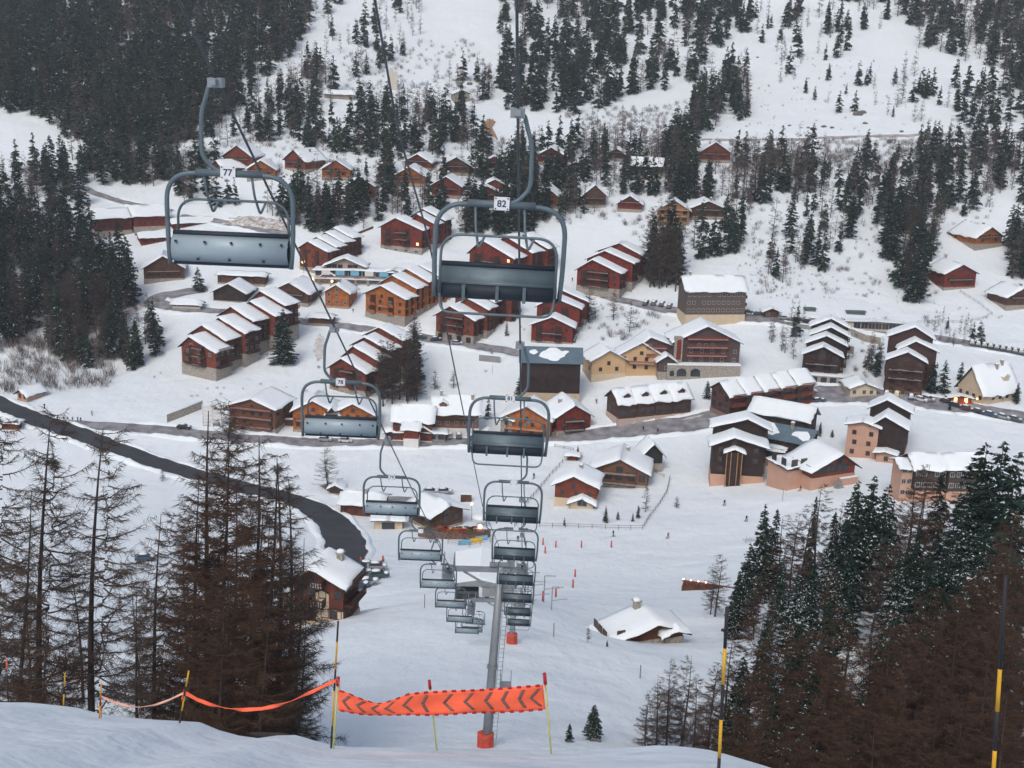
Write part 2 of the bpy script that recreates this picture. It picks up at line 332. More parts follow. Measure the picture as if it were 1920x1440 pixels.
patch('stony_bank', [(408,420),(430,409),(470,405),(515,411),(542,420),(545,432),(500,432),(450,425)], mat('stony_ground', (.3,.24,.17), .95, scale=.55, col2=(.75,.75,.76), detail=9), 'stony bank half covered with snow behind the left chair', 'bank', .8)
patch('earth_scar', [(908,228),(918,222),(930,228),(922,240),(928,250),(934,262),(916,254),(908,244)], DIRT, 'orange earth scar on the snowy slope', 'bare ground', .8)
patch('parking_area', [(1590,735),(1700,738),(1830,765),(1900,780),(1930,795),(1800,778),(1650,755)], SLUSH, 'slushy parking area by the white hotel', 'parking', .25)
patch('road_verge', [(290,560),(240,575),(190,610),(160,650),(190,640),(240,600)], mat('scrubby_bank', (.5,.44,.4), .95, scale=.3, col2=(.8,.81,.83), detail=8), 'brownish scrubby bank beside the hairpin', 'bank', .3)
patch('car_park', [(668,1060),(720,1050),(722,1080),(690,1105),(640,1120),(640,1085)], SLUSH, 'small slushy car park beside the tall brown house', 'parking', .25)
patch('verge_dirt', [(590,640),(600,625),(612,640),(606,668),(596,680),(588,660)], mat('muddy_snow', (.55,.5,.46), .95, scale=.5, col2=(.78,.78,.8), detail=8), 'muddy streak in the snow below the lane', 'ground', .2)
patch('snow_bank_dirt', [(1240,800),(1290,785),(1340,765),(1360,758),(1350,772),(1290,792)], MATS['scrubby_bank'], 'scrubby verge above the village road', 'bank', .25)

# ------------------------------------------------------------------ buildings
_win = {}
def winmesh(kind):
    if kind in _win: return _win[kind]
    w, h, fr = {'w': (1.15,1.3,FRAME), 'd': (1.15,1.3,FRAMED), 'big': (1.9,1.9,FRAME), 'bigd': (1.9,2.0,FRAMED), 'shop': (2.6,2.3,FRAME), 'lit': (1.2,1.3,FRAME), 'low': (1.6,.9,FRAME)}[kind]
    b = MB(); t = .13; b.box(-w/2,-.06,0,-w/2+t,.05,h); b.box(w/2-t,-.06,0,w/2,.05,h); b.box(-w/2+t,-.06,h-t,w/2-t,.05,h); b.box(-w/2+t,-.09,0,w/2-t,.05,t); b.box(-.04,-.05,t,.04,.05,h-t)
    p = MB(); p.box(-w/2+t,-.015,t,w/2-t,.04,h-t)
    _win[kind] = (b.mesh('window', fr), p.mesh('pane', LIT if kind == 'lit' else PANE)); return _win[kind]
NWIN = [0]
def window(parent, kind, loc, rz=0):
    a, b = winmesh(kind); o = link('window', a, parent, loc, (0,0,rz)); link('pane', b, o); NWIN[0] += 1; return o
def snowslab(b, w, L, he, hr, rx, oh, t, rnd, y0=0, hel=None, heR=None):
    """thick snow on a gable roof, rounded and uneven at its edges"""
    nu = 14; nv = max(6, int(L/1.6)); p1, p2, p3 = [rnd.uniform(0,6.28) for _ in range(3)]; xl, xr = -w/2-oh, w/2+oh; hl = he if hel is None else hel; hR = he if heR is None else heR
    def rz(x): 
        return hr+(x-rx)*(hr-hl)/(rx+w/2) if x < rx else hr-(x-rx)*(hr-hR)/(w/2-rx)
    vs = []; top = []
    us = sorted([xl+(xr-xl)*(.5-.5*math.cos(math.pi*i/nu)) for i in range(nu+1)]+[rx]); nu = len(us)-1
    for j in range(nv+1):
        v = j/nv; y = y0-oh+(L+2*oh)*v
        for i, x in enumerate(us):
            eu = min(1, min(x-xl, xr-x)/.45); ev = min(1, min(y-(y0-oh), y0+L+oh-y)/.45)
            e = math.sqrt(max(0, 1-(1-eu)**2))*math.sqrt(max(0, 1-(1-ev)**2))
            yy = y+(rnd.uniform(-.22,.16) if j in (0,nv) else 0); xx = x+(rnd.uniform(-.26,.26)+.15*math.sin(y*.9+p1) if i in (0,nu) else 0)
            vs.append((xx, yy, rz(xx)+.03+t*e*(1+rnd.uniform(-.1,.1)+.22*math.sin(x*.7+p2)*math.sin(y*.55+p3))))
    m = nu+1; n0 = len(vs); vs2 = [(x, y, rz(x)+.02) for (x, y, z) in vs]
    b.add(vs+vs2, [(j*m+i, j*m+i+1, (j+1)*m+i+1, (j+1)*m+i) for j in range(nv) for i in range(nu)]
        +[(n0+(j+1)*m+i, n0+(j+1)*m+i+1, n0+j*m+i+1, n0+j*m+i) for j in range(nv) for i in range(nu)]
        +[(n0+i, n0+i+1, i+1, i) for i in range(nu)]+[(nv*m+i, nv*m+i+1, n0+nv*m+i+1, n0+nv*m+i) for i in range(nu)]
        +[(j*m, (j+1)*m, n0+(j+1)*m, n0+j*m) for j in range(nv)]+[(n0+j*m+nu, n0+(j+1)*m+nu, (j+1)*m+nu, j*m+nu) for j in range(nv)])
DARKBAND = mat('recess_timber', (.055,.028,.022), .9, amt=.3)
def f_on(u): return u.get('f', 0) > 0 and not u.get('from')
BOX = []
def note_box(T, us, s, yw):
    xs = []; ys = []; g = T.location; co, si = math.cos(yw), math.sin(yw)
    for (o, w, l, hr) in us:
        for x in (o[0]-w/2, o[0]+w/2):
            for y in (o[1], o[1]+l):
                for z in (0, hr*.8+o[2]):
                    a, c = toscreen((g.x+(x*co-y*si)*s, g.y+(x*si+y*co)*s, g.z+z*s)); xs.append(a); ys.append(c)
    BOX.append((min(xs), max(xs), min(ys), max(ys)))
def bld(name, label, px, py, yaw, units, wall=REDW, base=STONE, roof=ROOFWOOD, snow=.5, win='w', rail=RAILW, oh=.9, fl=2.8, cat='house', group=None, seed=0, lift=0, extra=None, dist=None):
    """units (in photo pixels at the building's distance): o=(right, back, up), w across the gable, l along the ridge, he eave height, hr ridge height,
    rf ridge position 0-1, b stone base height, f/fs windows per floor on the front / on the sides, bal floors with balcony, sn snow thickness"""
    g = gnd(px, py)
    if dist: q = at(px, py, dist); g = Vector((q.x, q.y, q.z))
    s = mpp(g); T = thing(name, label, cat, (g.x, g.y, g.z+lift), R(yaw), group); rnd = random.Random(seed+int(px*7+py))
    for ui, u in enumerate(units):
        ox, oy, oz = [q*s for q in u.get('o', (0,0,0))]; w = u['w']*s; L = u['l']*s; he = u['he']*s; hr = u['hr']*s; rf = u.get('rf', .5); bh = u.get('b', 0)*s
        rx = -w/2+rf*w; wm = u.get('wall', wall); bm = u.get('base', base); hl = u.get('hel', u['he'])*s; hR = u.get('her', u['he'])*s; o_ = u.get('oh', oh)
        part = lambda b, nm, m, sm=False: b.build(nm, m, T, sm, (ox, oy, oz))
        b = MB(); b.prism([(-w/2,bh-.3),(w/2,bh-.3),(w/2,hR),(rx,hr),(-w/2,hl)], 0, L); part(b, 'wall', wm)
        b = MB(); b.box(-w/2-.12,-.12,-7-oz,w/2+.12,L+.12,bh if bh > 0 else .2); part(b, 'base', bm)
        # roof slabs
        sl_ = (hr-hl)/(rx+w/2); sr = (hr-hR)/(w/2-rx); t = .22
        zl = hl-o_*sl_; zr = hR-o_*sr; b = MB()
        b.prism([(-w/2-o_,zl+.01),(rx,hr+.01),(w/2+o_,zr+.01),(w/2+o_,zr+t),(rx,hr+t),(-w/2-o_,zl+t)], -o_, L+o_); rf_ = part(b, 'roof', u.get('roof', roof))
        sn = u.get('sn', snow)*.8
        if sn > 0:
            b = MB(); snowslab(b, w, L, hl+t, hr+t, rx, o_-.05 if sn < .2 else o_+.1, sn, rnd, 0, hl+t, hR+t); q = b.build('snow_cover', ROOFSNOW, rf_, True)
        if u.get('ch'):
            for (cx, cy) in u['ch']:
                X = cx*s; z0 = hr-abs(X-rx)*(sl_ if X < rx else sr); b = MB(); b.box(X-.4, cy*s-.4, z0-.3, X+.4, cy*s+.4, z0+1.7); b.box(X-.55, cy*s-.55, z0+1.7, X+.55, cy*s+.55, z0+1.85)
                c = b.build('chimney', STONE, rf_); b = MB(); b.ell((X, cy*s, z0+1.95), (.55,.55,.3)); b.build('snow_cap', ROOFSNOW, c, True)
        if cat == 'apartment block' and u.get('band', 1):
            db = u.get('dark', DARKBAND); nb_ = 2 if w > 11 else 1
            if f_on(u):
                for q in range(nb_):
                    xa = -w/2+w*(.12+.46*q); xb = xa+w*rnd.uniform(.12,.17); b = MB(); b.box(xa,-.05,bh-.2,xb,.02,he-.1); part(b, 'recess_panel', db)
                    for k in range(max(1, int((he-bh)/fl))): z = bh+k*fl+.1; b = MB(); b.box(xa-.15,-.95,z-.1,xb+.15,-.04,z+.05); b.box(xa-.15,-.98,z+.05,xb+.15,-.9,z+.95); part(b, 'loggia_rail', u.get('rail', rail))
            for q in range(2):
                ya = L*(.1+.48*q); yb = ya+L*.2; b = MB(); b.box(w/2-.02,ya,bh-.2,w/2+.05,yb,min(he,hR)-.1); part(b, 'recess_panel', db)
                for k in range(max(1, int((he-bh)/fl))): z = bh+k*fl+.1; b = MB(); b.box(w/2+.04,ya-.15,z-.1,w/2+1.0,yb+.15,z+.05); b.box(w/2+.9,ya-.15,z+.05,w/2+.98,yb+.15,z+.95); part(b, 'loggia_rail', u.get('rail', rail))
        wk = u.get('win', win); nf = max(1, int((he-bh+.8)/fl)); f = u.get('f', 0); fs = u.get('fs', 0); start = u.get('from', 0)
        if f:
            for k in range(start, nf):
                for i in range(f):
                    if rnd.random() < .1: continue
                    x = -w/2+w*(i+.5)/f+rnd.uniform(-.3,.3); window(T, wk if rnd.random() > .012 else 'lit', (ox+x, oy-.02, oz+bh+k*fl+.9))
        if u.get('gt', 1) and hr-he > 1.8 and (f or u.get('gt',0) > 0):
            n_ = max(1, u.get('gt', 1))
            for i in range(n_): window(T, wk, (ox+rx+(i-(n_-1)/2)*2.2, oy-.02, oz+bh+nf*fl+.1 if bh+nf*fl+1.4 < hr-.5 else oz+hr-2.3))
        if u.get('bf'):       # windows in the stone base
            for i in range(u['bf']): window(T, 'bigd' if bh > 2.6 else 'low', (ox-w/2+w*(i+.5)/u['bf'], oy-.14, oz+max(.2, bh-2.6)))
        if fs:
            for sd_ in u.get('sides', (1,)):
                for k in range(u.get('sfrom', 0), nf):
                    for i in range(fs):
                        if rnd.random() < .08: continue
                        window(T, u.get('swin', wk), (ox+sd_*(w/2+.02), oy+L*(i+.5)/fs, oz+bh+k*fl+.9), math.pi/2*sd_)
        for k in u.get('bal', ()):     # balconies on the gable front
            z = bh+k*fl; x0, x1 = -w/2*u.get('bw', .8), w/2*u.get('bw', .8)
            b = MB(); b.box(x0,-1.3,z-.12,x1,0,z+.05); b.box(x0,-1.3,z+.95,x1,-1.2,z+1.07)
            n_ = max(4, int((x1-x0)/.32))
            for i in range(n_+1): xx = x0+(x1-x0)*i/n_; b.box(xx-.09,-1.27,z+.05,xx+.09,-1.23,z+.95)
            for xx in (x0, x1): b.box(xx-.06,-1.3,z+.05,xx+.06,0,z+1.0)
            q = part(b, 'balcony', u.get('rail', rail)); b = MB(); b.box(x0+.1,-1.18,z+.06,x1-.1,-.1,z+.16); b.build('snow_strip', ROOFSNOW, q)
        for k in u.get('sbal', ()):    # balconies along the right side
            z = bh+k*fl; y0, y1 = L*.08, L*.92; sd_ = u.get('sbs', 1); X = sd_*w/2; b = MB()
            xa, xb = sorted((X, X+sd_*1.3)); b.box(xa,y0,z-.12,xb,y1,z+.05); xo = X+sd_*1.25; b.box(xo-.06,y0,z+.95,xo+.06,y1,z+1.07)
            n_ = max(4, int((y1-y0)/.35))
            for i in range(n_+1): yy = y0+(y1-y0)*i/n_; b.box(xo-.03,yy-.09,z+.05,xo+.03,yy+.09,z+.95)
            part(b, 'balcony', u.get('rail', rail))
        for d in u.get('dorm', ()):    # (side, y fraction) dormers
            sd_, fy = d; xc = rx+sd_*(w/2-rx if sd_ > 0 else rx+w/2)*.5; zc = hr-abs(xc-rx)*(sr if sd_ > 0 else sl_); yc = fy*L; b = MB()
            xa = xc+sd_*1.2; pr = [(yc-1.1, zc-.9),(yc+1.1, zc-.9),(yc+1.1, zc+.6),(yc, zc+1.3),(yc-1.1, zc+.6)]
            vs = [(xa, y, z) for y, z in pr]+[(xc-sd_*1.5, y, z) for y, z in pr]; b.add(vs, [(0,1,2,3,4) if sd_ > 0 else (4,3,2,1,0)]+[(i,i+5,(i+1)%5+5,(i+1)%5) for i in range(5)]); q = part(b, 'dormer', wm)
            b = MB(); xa2 = xc+sd_*1.6; vs = [(xa2,yc-1.5,zc+.45),(xa2,yc,zc+1.4),(xa2,yc+1.5,zc+.45),(xa2,yc+1.5,zc+.75),(xa2,yc,zc+1.8),(xa2,yc-1.5,zc+.75)]; vs = vs+[(xc-sd_*2,y,z) for _, y, z in vs]
            b.add(vs, [(0,1,4,5),(1,2,3,4),(11,10,7,6),(10,9,8,7)]+[(i,(i+1)%6,(i+1)%6+6,i+6) for i in range(6)]); b.build('snow_cover', ROOFSNOW, q)
        if u.get('mp'):    # melt patches left on a bare roof
            b = MB()
            for (fx, fy, rr) in u['mp']:
                X = rx+fx*w/2; zc = hr-abs(X-rx)*(sr if X > rx else sl_)+t; m_ = 12; k_ = len(b.v); sgn = -sr if X > rx else sl_
                vs = [(X, fy*L, zc+.22)]+[(X+math.cos(a)*rr*.7*q, fy*L+math.sin(a)*rr*q, zc+.02+sgn*math.cos(a)*rr*.7*q) for a, q in ((2*math.pi*i/m_, rnd.uniform(.7,1.25)) for i in range(m_))]
                b.add(vs, [(0,1+i,1+(i+1)%m_) for i in range(m_)])
            b.build('snow_patch', ROOFSNOW, rf_)
    if extra: extra(T, s)
    note_box(T, [(q.get('o',(0,0,0)), q['w'], q['l'], q['hr']) for q in units], s, R(yaw))
    return T
def steps(n, w, l, he, hr, step=(0,0,5), o=(0,0,0), grow=1.0, **kw):
    """a row of gabled units stepping up the slope, each behind the other"""
    r = []
    for i in range(n):
        u = dict(o=(o[0]+step[0]*i, o[1]+(l+step[1])*i, o[2]+step[2]*i), w=w, l=l, he=he, hr=hr, **kw)
        if i: u['f'] = 0; u['gt'] = 0; u['bal'] = ()
        r.append(u)
    return r
# ---- hillside chalets (upper rows)
GH = 'timber chalets on the upper hillside'
def chalet(lbl, px, py, w, he, hr, yaw=0, l=None, wall=RUSTW, bal=(1,), f=2, b=6, **k):
    k.setdefault('win', 'd')
    if 'ch' not in k and (px*7+py) % 3: k['ch'] = [(((px*3) % 20)-10, 10+py % 25)]
    k.setdefault('snow', .42+((px*13+py) % 5)*.1)
    return bld('chalet', lbl, px, py, yaw, [dict(w=w, l=l or w*1.1, he=he, hr=hr, b=b, f=f, fs=2, sides=(1,-1), bal=bal, **{q: k.pop(q) for q in ('ch','rf','bw','gt','win') if q in k})], wall=wall, group=None, cat='chalet', **k)
chalet('rusty red chalet, topmost left, apex bare of snow above the left chair', 446, 316, 58, 22, 42, -8)
chalet('small red chalet just left of the number plate of the left chair', 408, 332, 40, 18, 30, -40, l=50)
chalet('orange chalet right of the number plate of the left chair', 490, 338, 52, 20, 36, 5, wall=ORW)
chalet('red chalet with a broad snowy roof slope turned to the right, beside the tall spruces', 553, 322, 50, 22, 40, -32, l=58)
chalet('orange gabled chalet between two pairs of spruces, right of the left chair', 630, 338, 52, 20, 36, 3, wall=ORW)
chalet('dark red chalet with a pinkish base above the red block under the snow', 675, 376, 54, 26, 44, 4)
chalet('orange chalet with snowy eaves in the middle of the upper row', 768, 350, 56, 20, 36, -6, wall=ORW)
chalet('dark red chalet half hidden behind the orange one', 783, 320, 50, 16, 30, -12)
chalet('brownish red chalet with a small snowy gable over bare bushes', 836, 372, 54, 24, 40, -8)
chalet('brown chalet hidden behind bare trees below the earth scar', 855, 330, 50, 20, 34, 3, wall=BRW)
chalet('narrow red chalet right below the earth scar', 926, 322, 34, 18, 28, 0, wall=REDW)
bld('chalet', 'twin red chalet with two overlapping snowy gables left of the cable', 912, 382, 5, [dict(w=60,l=40,he=18,hr=32,b=5,f=2,bal=(1,)), dict(o=(18,44,8),w=58,l=40,he=18,hr=32,b=5)], wall=RUSTW, win='d', cat='chalet')
chalet('orange chalet just right of the hanger of the middle chair', 1024, 390, 46, 22, 38, -12, wall=ORW)
chalet('dark red chalet with a snowy roof right of the hanger, in the back row', 1033, 310, 52, 18, 32, -8, wall=REDW)
chalet('brown gabled chalet with a pale base standing alone above the block with three roofs', 1114, 390, 42, 24, 42, 0, wall=BRW)
chalet('small dark chalet tucked among spruces right of the hanger', 1080, 330, 34, 16, 26, -15, wall=DKW)
chalet('small dark chalet with a tiny snowy roof below the big forest', 1155, 303, 30, 14, 24, -10, wall=DKW)
chalet('long brown barn with a broad snowy roof slope, right end of the back row', 1240, 330, 42, 20, 32, 78, l=60, wall=BRW, f=1, bal=())
chalet('lone red chalet at the foot of the open snowy hillside', 1340, 306, 56, 20, 38, -4)
chalet('deep red chalet behind the dark spruce cluster', 1180, 398, 44, 16, 30, -8, wall=REDW)
NEWW = plank('fresh_timber', (.55,.3,.12), (.4,.2,.09))
bld('chalet', 'pale unfinished timber chalet with open framing and balconies', 1262, 422, -8, [dict(w=58,l=50,he=28,hr=46,b=4,f=4,fs=3,bal=(1,2),bw=.95,rail=NEWW,win='bigd')], wall=NEWW, snow=.12, win='bigd', cat='chalet')
chalet('wide brown chalet right of the unfinished one', 1326, 412, 58, 22, 34, 0, wall=BRW)
chalet('orange chalet with a long snowy left slope at the right edge of the wood', 1852, 466, 62, 22, 40, 22, l=70, wall=ORW, b=9)
chalet('dark red chalet with a grey-snowy roof standing alone above the footpath', 1798, 542, 66, 30, 46, 14, l=60, wall=REDW, b=4)
chalet('brown chalet with a glazed front cut by the right edge of the picture', 1912, 580, 60, 24, 40, 14, l=60, wall=BRW, b=8)
bld('stone_hut', 'small stone hut with a snowy roof among spruces above the earth scar', 866, 192, 20, [dict(w=30,l=22,he=16,hr=22,f=1)], wall=STONE, win='d', snow=.6)
bld('mountain_shelter', 'long low snow-covered shelter beneath the pale tower', 665, 186, 84, [dict(w=16,l=56,he=9,hr=13,f=0)], wall=STONE, snow=.9, win='d')
b = MB(); g = gnd(737, 168); s = mpp(g); b.box(-9*s,-4*s,-3,0,4*s,36*s); b.box(0,-3*s,-3,8*s,3*s,33*s); tag(b.build('concrete_tower', mat('pale_concrete',(.66,.62,.55),.9,amt=.1), loc=g), 'pale concrete tower standing on the slope under the left cable', 'tower')
# ---- left: long red building with two big snowy roofs
bld('holiday_centre', 'long red building with two broad snow roofs in front of the forest', 175, 440, -62,
    [dict(o=(0,0,0),w=52,l=66,he=34,hr=46,b=10,f=3,fs=6,sides=(1,),sbal=(1,)), dict(o=(2,70,6),w=60,l=66,he=30,hr=44,b=10,f=2,fs=5,sides=(1,)), dict(o=(30,138,2),w=34,l=120,he=20,hr=26,b=6,f=2,fs=9,sides=(1,)), dict(o=(72,70,-12),w=36,l=140,he=16,hr=22,b=3,f=2,fs=9,sides=(1,))], wall=REDW, snow=.6, win='d', cat='building')
bld('chalet', 'brown chalet with a long snow slope to the left, under the left chair', 308, 528, 14, [dict(w=72,l=60,he=26,hr=48,b=6,f=4,fs=2,sides=(-1,),bal=(1,),rail=BRW)], wall=BRW, win='d', cat='chalet')
bld('chalet', 'dark low gabled chalet behind the terraced red block', 430, 566, -8, [dict(w=62,l=56,he=18,hr=34,b=2,f=2)], wall=DKW, win='d', cat='chalet')
bld('chalet', 'brown chalet with a rounded thick snow roof right of the terraced red block', 544, 572, -14, [dict(w=72,l=66,he=24,hr=42,b=6,f=4,fs=2,bal=(1,))], wall=BRW, snow=.8, win='d', cat='chalet')
bld('low_annex', 'long low white annex with small square openings by the hairpin', 378, 578, 88, [dict(w=20,l=52,he=9,hr=13,fs=6,sides=(1,-1))], wall=WHITEW, snow=.6, win='low', fl=2.2)
bld('chalet', 'light orange chalet above the snowy garage, between two red blocks', 632, 578, -10, [dict(w=46,l=50,he=30,hr=44,b=4,f=3,fs=2,sides=(1,),ch=[(0,14)])], wall=ORW, snow=.7, cat='chalet')
bld('garage', 'low garage with a thick snow roof in front of the light orange chalet', 625, 606, 82, [dict(w=26,l=44,he=12,hr=15,fs=3,sides=(1,-1))], wall=BRW, win='d', snow=.7)
# ---- terraced blocks
T6 = steps(6, 86, 39, 56, 76, step=(0,0,11), rf=.3, b=24, f=3, fs=3, sides=(1,), bal=(0,1,2), bw=.35, sbal=(0,1,2))
for i, u in enumerate(T6):
    if i: u['b'] = 14
    if i in (1,3): u['o'] = (u['o'][0]-12, u['o'][1], u['o'][2]+3); u['rf'] = .38
    if i == 4: u['o'] = (u['o'][0]+8, u['o'][1], u['o'][2]-2)
bld('terraced_apartment_block', 'long terraced red block of six stepped gables left of the big lone spruce', 374, 708, -30, T6, wall=RUSTW, snow=.55, cat='apartment block', extra=None)
bld('terraced_apartment_block', 'red block of stepped gables behind the left chair beside the lamp-lit shops', 588, 512, -30, steps(4, 66, 28, 44, 58, step=(-2,0,5), rf=.35, b=10, f=3, fs=2, sbal=(1,)), wall=RUSTW, snow=.6, cat='apartment block', win='d')
bld('apartment_block', 'long low red block with a flat snowy roof above the shops', 658, 478, 70, [dict(w=34,l=60,he=22,hr=30,f=2,fs=4,sides=(-1,))], wall=RUSTW, snow=.5, cat='apartment block', win='d')
bld('terraced_apartment_block', 'bright orange timber block of four stepped gables in the village centre', 722, 604, -28, 
    [dict(w=88,l=36,he=50,hr=68,rf=.42,b=16,f=4,fs=2,bal=(1,),bw=.3), dict(o=(4,38,6),w=80,l=34,he=58,hr=76,rf=.36,b=16,fs=2,f=2,gt=1,**{'from':3}), dict(o=(8,74,10),w=78,l=34,he=62,hr=80,rf=.42,b=16,fs=2), dict(o=(14,110,12),w=84,l=36,he=62,hr=80,rf=.42,b=16,fs=2)], wall=ORW, snow=.5, win='d', cat='apartment block', rail=ORW)
bld('apartment_block', 'dark red block with three snow roofs on the slope left of the middle chair', 752, 472, -20, 
    [dict(w=84,l=40,he=44,hr=62,rf=.38,b=10,f=5,fs=3,bf=4,bal=(1,2),bw=.3), dict(o=(30,30,4),w=52,l=30,he=48,hr=64,rf=.3,b=10,fs=2), dict(o=(24,62,8),w=72,l=36,he=48,hr=66,rf=.4,b=8,fs=3)], wall=REDW, snow=.5, win='d', cat='apartment block')
bld('apartment_block', 'large red block with three broad snow roofs seen through the middle chair', 920, 524, -34, 
    [dict(w=100,l=40,he=46,hr=72,rf=.3,b=6,f=5,fs=3,bal=(1,2),bw=.4), dict(o=(18,43,3),w=88,l=38,he=50,hr=74,rf=.34,b=6,fs=3,sbal=(1,)), dict(o=(30,84,5),w=80,l=32,he=52,hr=72,rf=.34,b=6,fs=3,sbal=(1,2))], wall=REDW, snow=.55, win='d', cat='apartment block')
bld('terraced_apartment_block', 'red block of three stacked gables left of the tall dark spruces', 1120, 556, -22, 
    [dict(w=84,l=36,he=48,hr=68,rf=.36,b=18,f=4,fs=2,bal=(0,1,2),bw=.5), dict(o=(8,40,8),w=90,l=36,he=54,hr=72,rf=.4,b=18,fs=2,sbal=(1,2)), dict(o=(14,80,14),w=86,l=36,he=58,hr=76,rf=.5,b=18,fs=2)], wall=REDW, snow=.55, win='d', cat='apartment block')
bld('terraced_apartment_block', 'dark red block of staggered roofs directly below the middle chair', 852, 640, -26, 
    [dict(w=80,l=38,he=46,hr=66,rf=.4,b=15,f=3,fs=2,bf=4,bal=(1,2),bw=.5), dict(o=(20,34,8),w=60,l=34,he=54,hr=70,rf=.3,b=12,fs=2), dict(o=(4,70,12),w=84,l=40,he=56,hr=72,rf=.45,b=10,fs=3,sbal=(1,2)), dict(o=(26,112,14),w=72,l=34,he=56,hr=70,rf=.3,b=10,fs=2,sbal=(1,))], wall=RUSTW, snow=.5, win='d', cat='apartment block')
bld('terraced_apartment_block', 'bright red block with two stacked snow gables behind the metal-roofed building', 1034, 644, -10, 
    [dict(w=78,l=38,he=34,hr=50,rf=.5,b=4,f=3,fs=2,bal=(1,),bw=.5), dict(o=(4,46,20),w=82,l=38,he=40,hr=58,rf=.4,b=4,f=2,fs=2,gt=1), dict(o=(16,88,26),w=74,l=38,he=40,hr=58,rf=.35,b=4,fs=2)], wall=REDW, snow=.55, win='d', cat='apartment block')
bld('terraced_apartment_block', 'red block of four stepped gables partly hidden by brown larches', 652, 738, -26, 
    [dict(w=80,l=32,he=46,hr=66,rf=.36,b=10,f=3,fs=2,bal=(1,2),bw=.4), dict(o=(8,34,11),w=76,l=32,he=52,hr=72,rf=.3,b=8,fs=2), dict(o=(8,68,20),w=84,l=34,he=56,hr=74,rf=.36,b=8,fs=2), dict(o=(14,104,29),w=84,l=34,he=60,hr=78,rf=.4,b=8,fs=2)], wall=RUSTW, snow=.55, win='d', cat='apartment block')
# ---- commercial centre
def shopx(T, s):
    for i in range(7):
        b = MB(); x = (-60+i*27)*s; b.box(x, -10*s, 17*s, x+16*s, -9.6*s, 26*s); b.build('roof_panel', BLUE if i % 3 else WHITEW, T)
    for i, m in enumerate((REDS, WHITEW, REDS, BLUE, REDS, YEL)):
        b = MB(); x = (-75+i*38)*s; b.box(x, -11*s, 9*s, x+(24 if i < 5 else 6)*s, -10.6*s, 12*s); b.build('shop_sign', m, T)
    for i in range(9):
        b = MB(); x = (-88+i*23)*s; b.box(x-.4, -12*s, -3, x+.4, -11.2*s, 9*s); b.build('pillar', STONE, T)
    for x in (-78,): b = MB(); b.ell((x*s,-13*s,8*s),(.7,.7,.7)); b.build('lamp', LAMP, T)
    b = MB(); b.ell((-40*s,-13*s,6*s),(.4,.4,.4)); b.build('lamp', LAMP, T)
    b = MB(); b.box(-98*s,-12*s,9.2*s,110*s,0,9.9*s); b.build('canopy', GREYW, T); b = MB(); b.box(-96*s,-11.8*s,9.9*s,108*s,-1*s,11.2*s); b.build('snow_cover', ROOFSNOW, T)
bld('shopping_arcade', 'long shopping arcade with red and blue signs and an orange lamp at its left end', 665, 532, -2, [dict(o=(-50,0,0),w=20,l=60,he=14,hr=20,b=10), dict(o=(0,3,0),w=150,l=30,he=22,hr=24,b=9,f=12,win='shop',gt=0), dict(o=(-20,10,20),w=70,l=34,he=12,hr=26,f=7,win='bigd',gt=0,oh=1.5), dict(o=(72,6,0),w=80,l=26,he=18,hr=27,b=8,f=5,win='shop',gt=0)], wall=mat('arcade_wall',(.45,.36,.32),.9,amt=.3), base=STONE, snow=.6, cat='shops', extra=shopx)
bld('low_terrace_building', 'low brown building with a snow-topped terrace under the left chair', 500, 532, 84, [dict(w=26,l=90,he=16,hr=19,fs=7,sides=(-1,1))], wall=BRW, win='d', snow=.7)
# ---- centre right
def metal(T, s):
    b = MB(); b.box(-16,-.5,-3,-15.8,10,-2.9)
bld('tall_timber_building', 'tall black-brown timber building with a grey metal roof patched with snow', 1084, 742, 90, [dict(w=70,l=108,he=74,hr=92,b=14,roof=METALROOF,sn=0,f=2,fs=3,sides=(-1,),swin='d',sfrom=3,mp=[(-.45,.42,3.3),(-.5,.55,3.0),(-.7,.47,2.6),(-.35,.25,1.0),(-.4,.8,1.4),(-.6,.35,1.4)])], wall=DKW, base=CREAM, cat='building', win='d')
bld('long_apartment_block', 'long brown four-storey block with one broad white roof above the road', 1386, 592, 98, [dict(w=58,l=112,he=54,hr=74,b=9,f=4,fs=12,sides=(-1,),ch=[(0,100)],win='w')], wall=mat('grey_brown_timber',(.13,.1,.085),.9,amt=.3), base=CREAM, snow=.6, cat='apartment block')
def hotelx(T, s):
    b = MB(); b.box(-75*s,-16*s,-4,62*s,-.3,21*s); q = b.build('podium', STONE, T)
    b = MB(); b.box(-75*s,-15.5*s,21*s+.02,62*s,-.3,21*s+.5); b.build('snow_cover', ROOFSNOW, q)
    for x in (-48, -22, -66):
        b = MB(); r = (9 if x != -66 else 4)*s; n = 10; vs = [(x*s-r,0),(x*s+r,0)]+[(x*s+r*math.cos(math.pi*i/n), 8*s+r*.8*math.sin(math.pi*i/n)) for i in range(n+1)]
        b.prism(vs, -16*s-.08, -15.8*s); b.build('arch_opening', PANE, T)
    b = MB(); b.box(-62*s,-1.2,18*s,-47*s,1,72*s); b.build('stair_tower', STONE, T)
    b = MB(); n = 10; r = 4*s; vs = [(-54*s-r,30*s),(-54*s+r,30*s)]+[(-54*s+r*math.cos(math.pi*i/n), 64*s+r*math.sin(math.pi*i/n)) for i in range(n+1)]; b.prism(vs, -1.35, -1.1); b.build('arch_window', REDW, T)
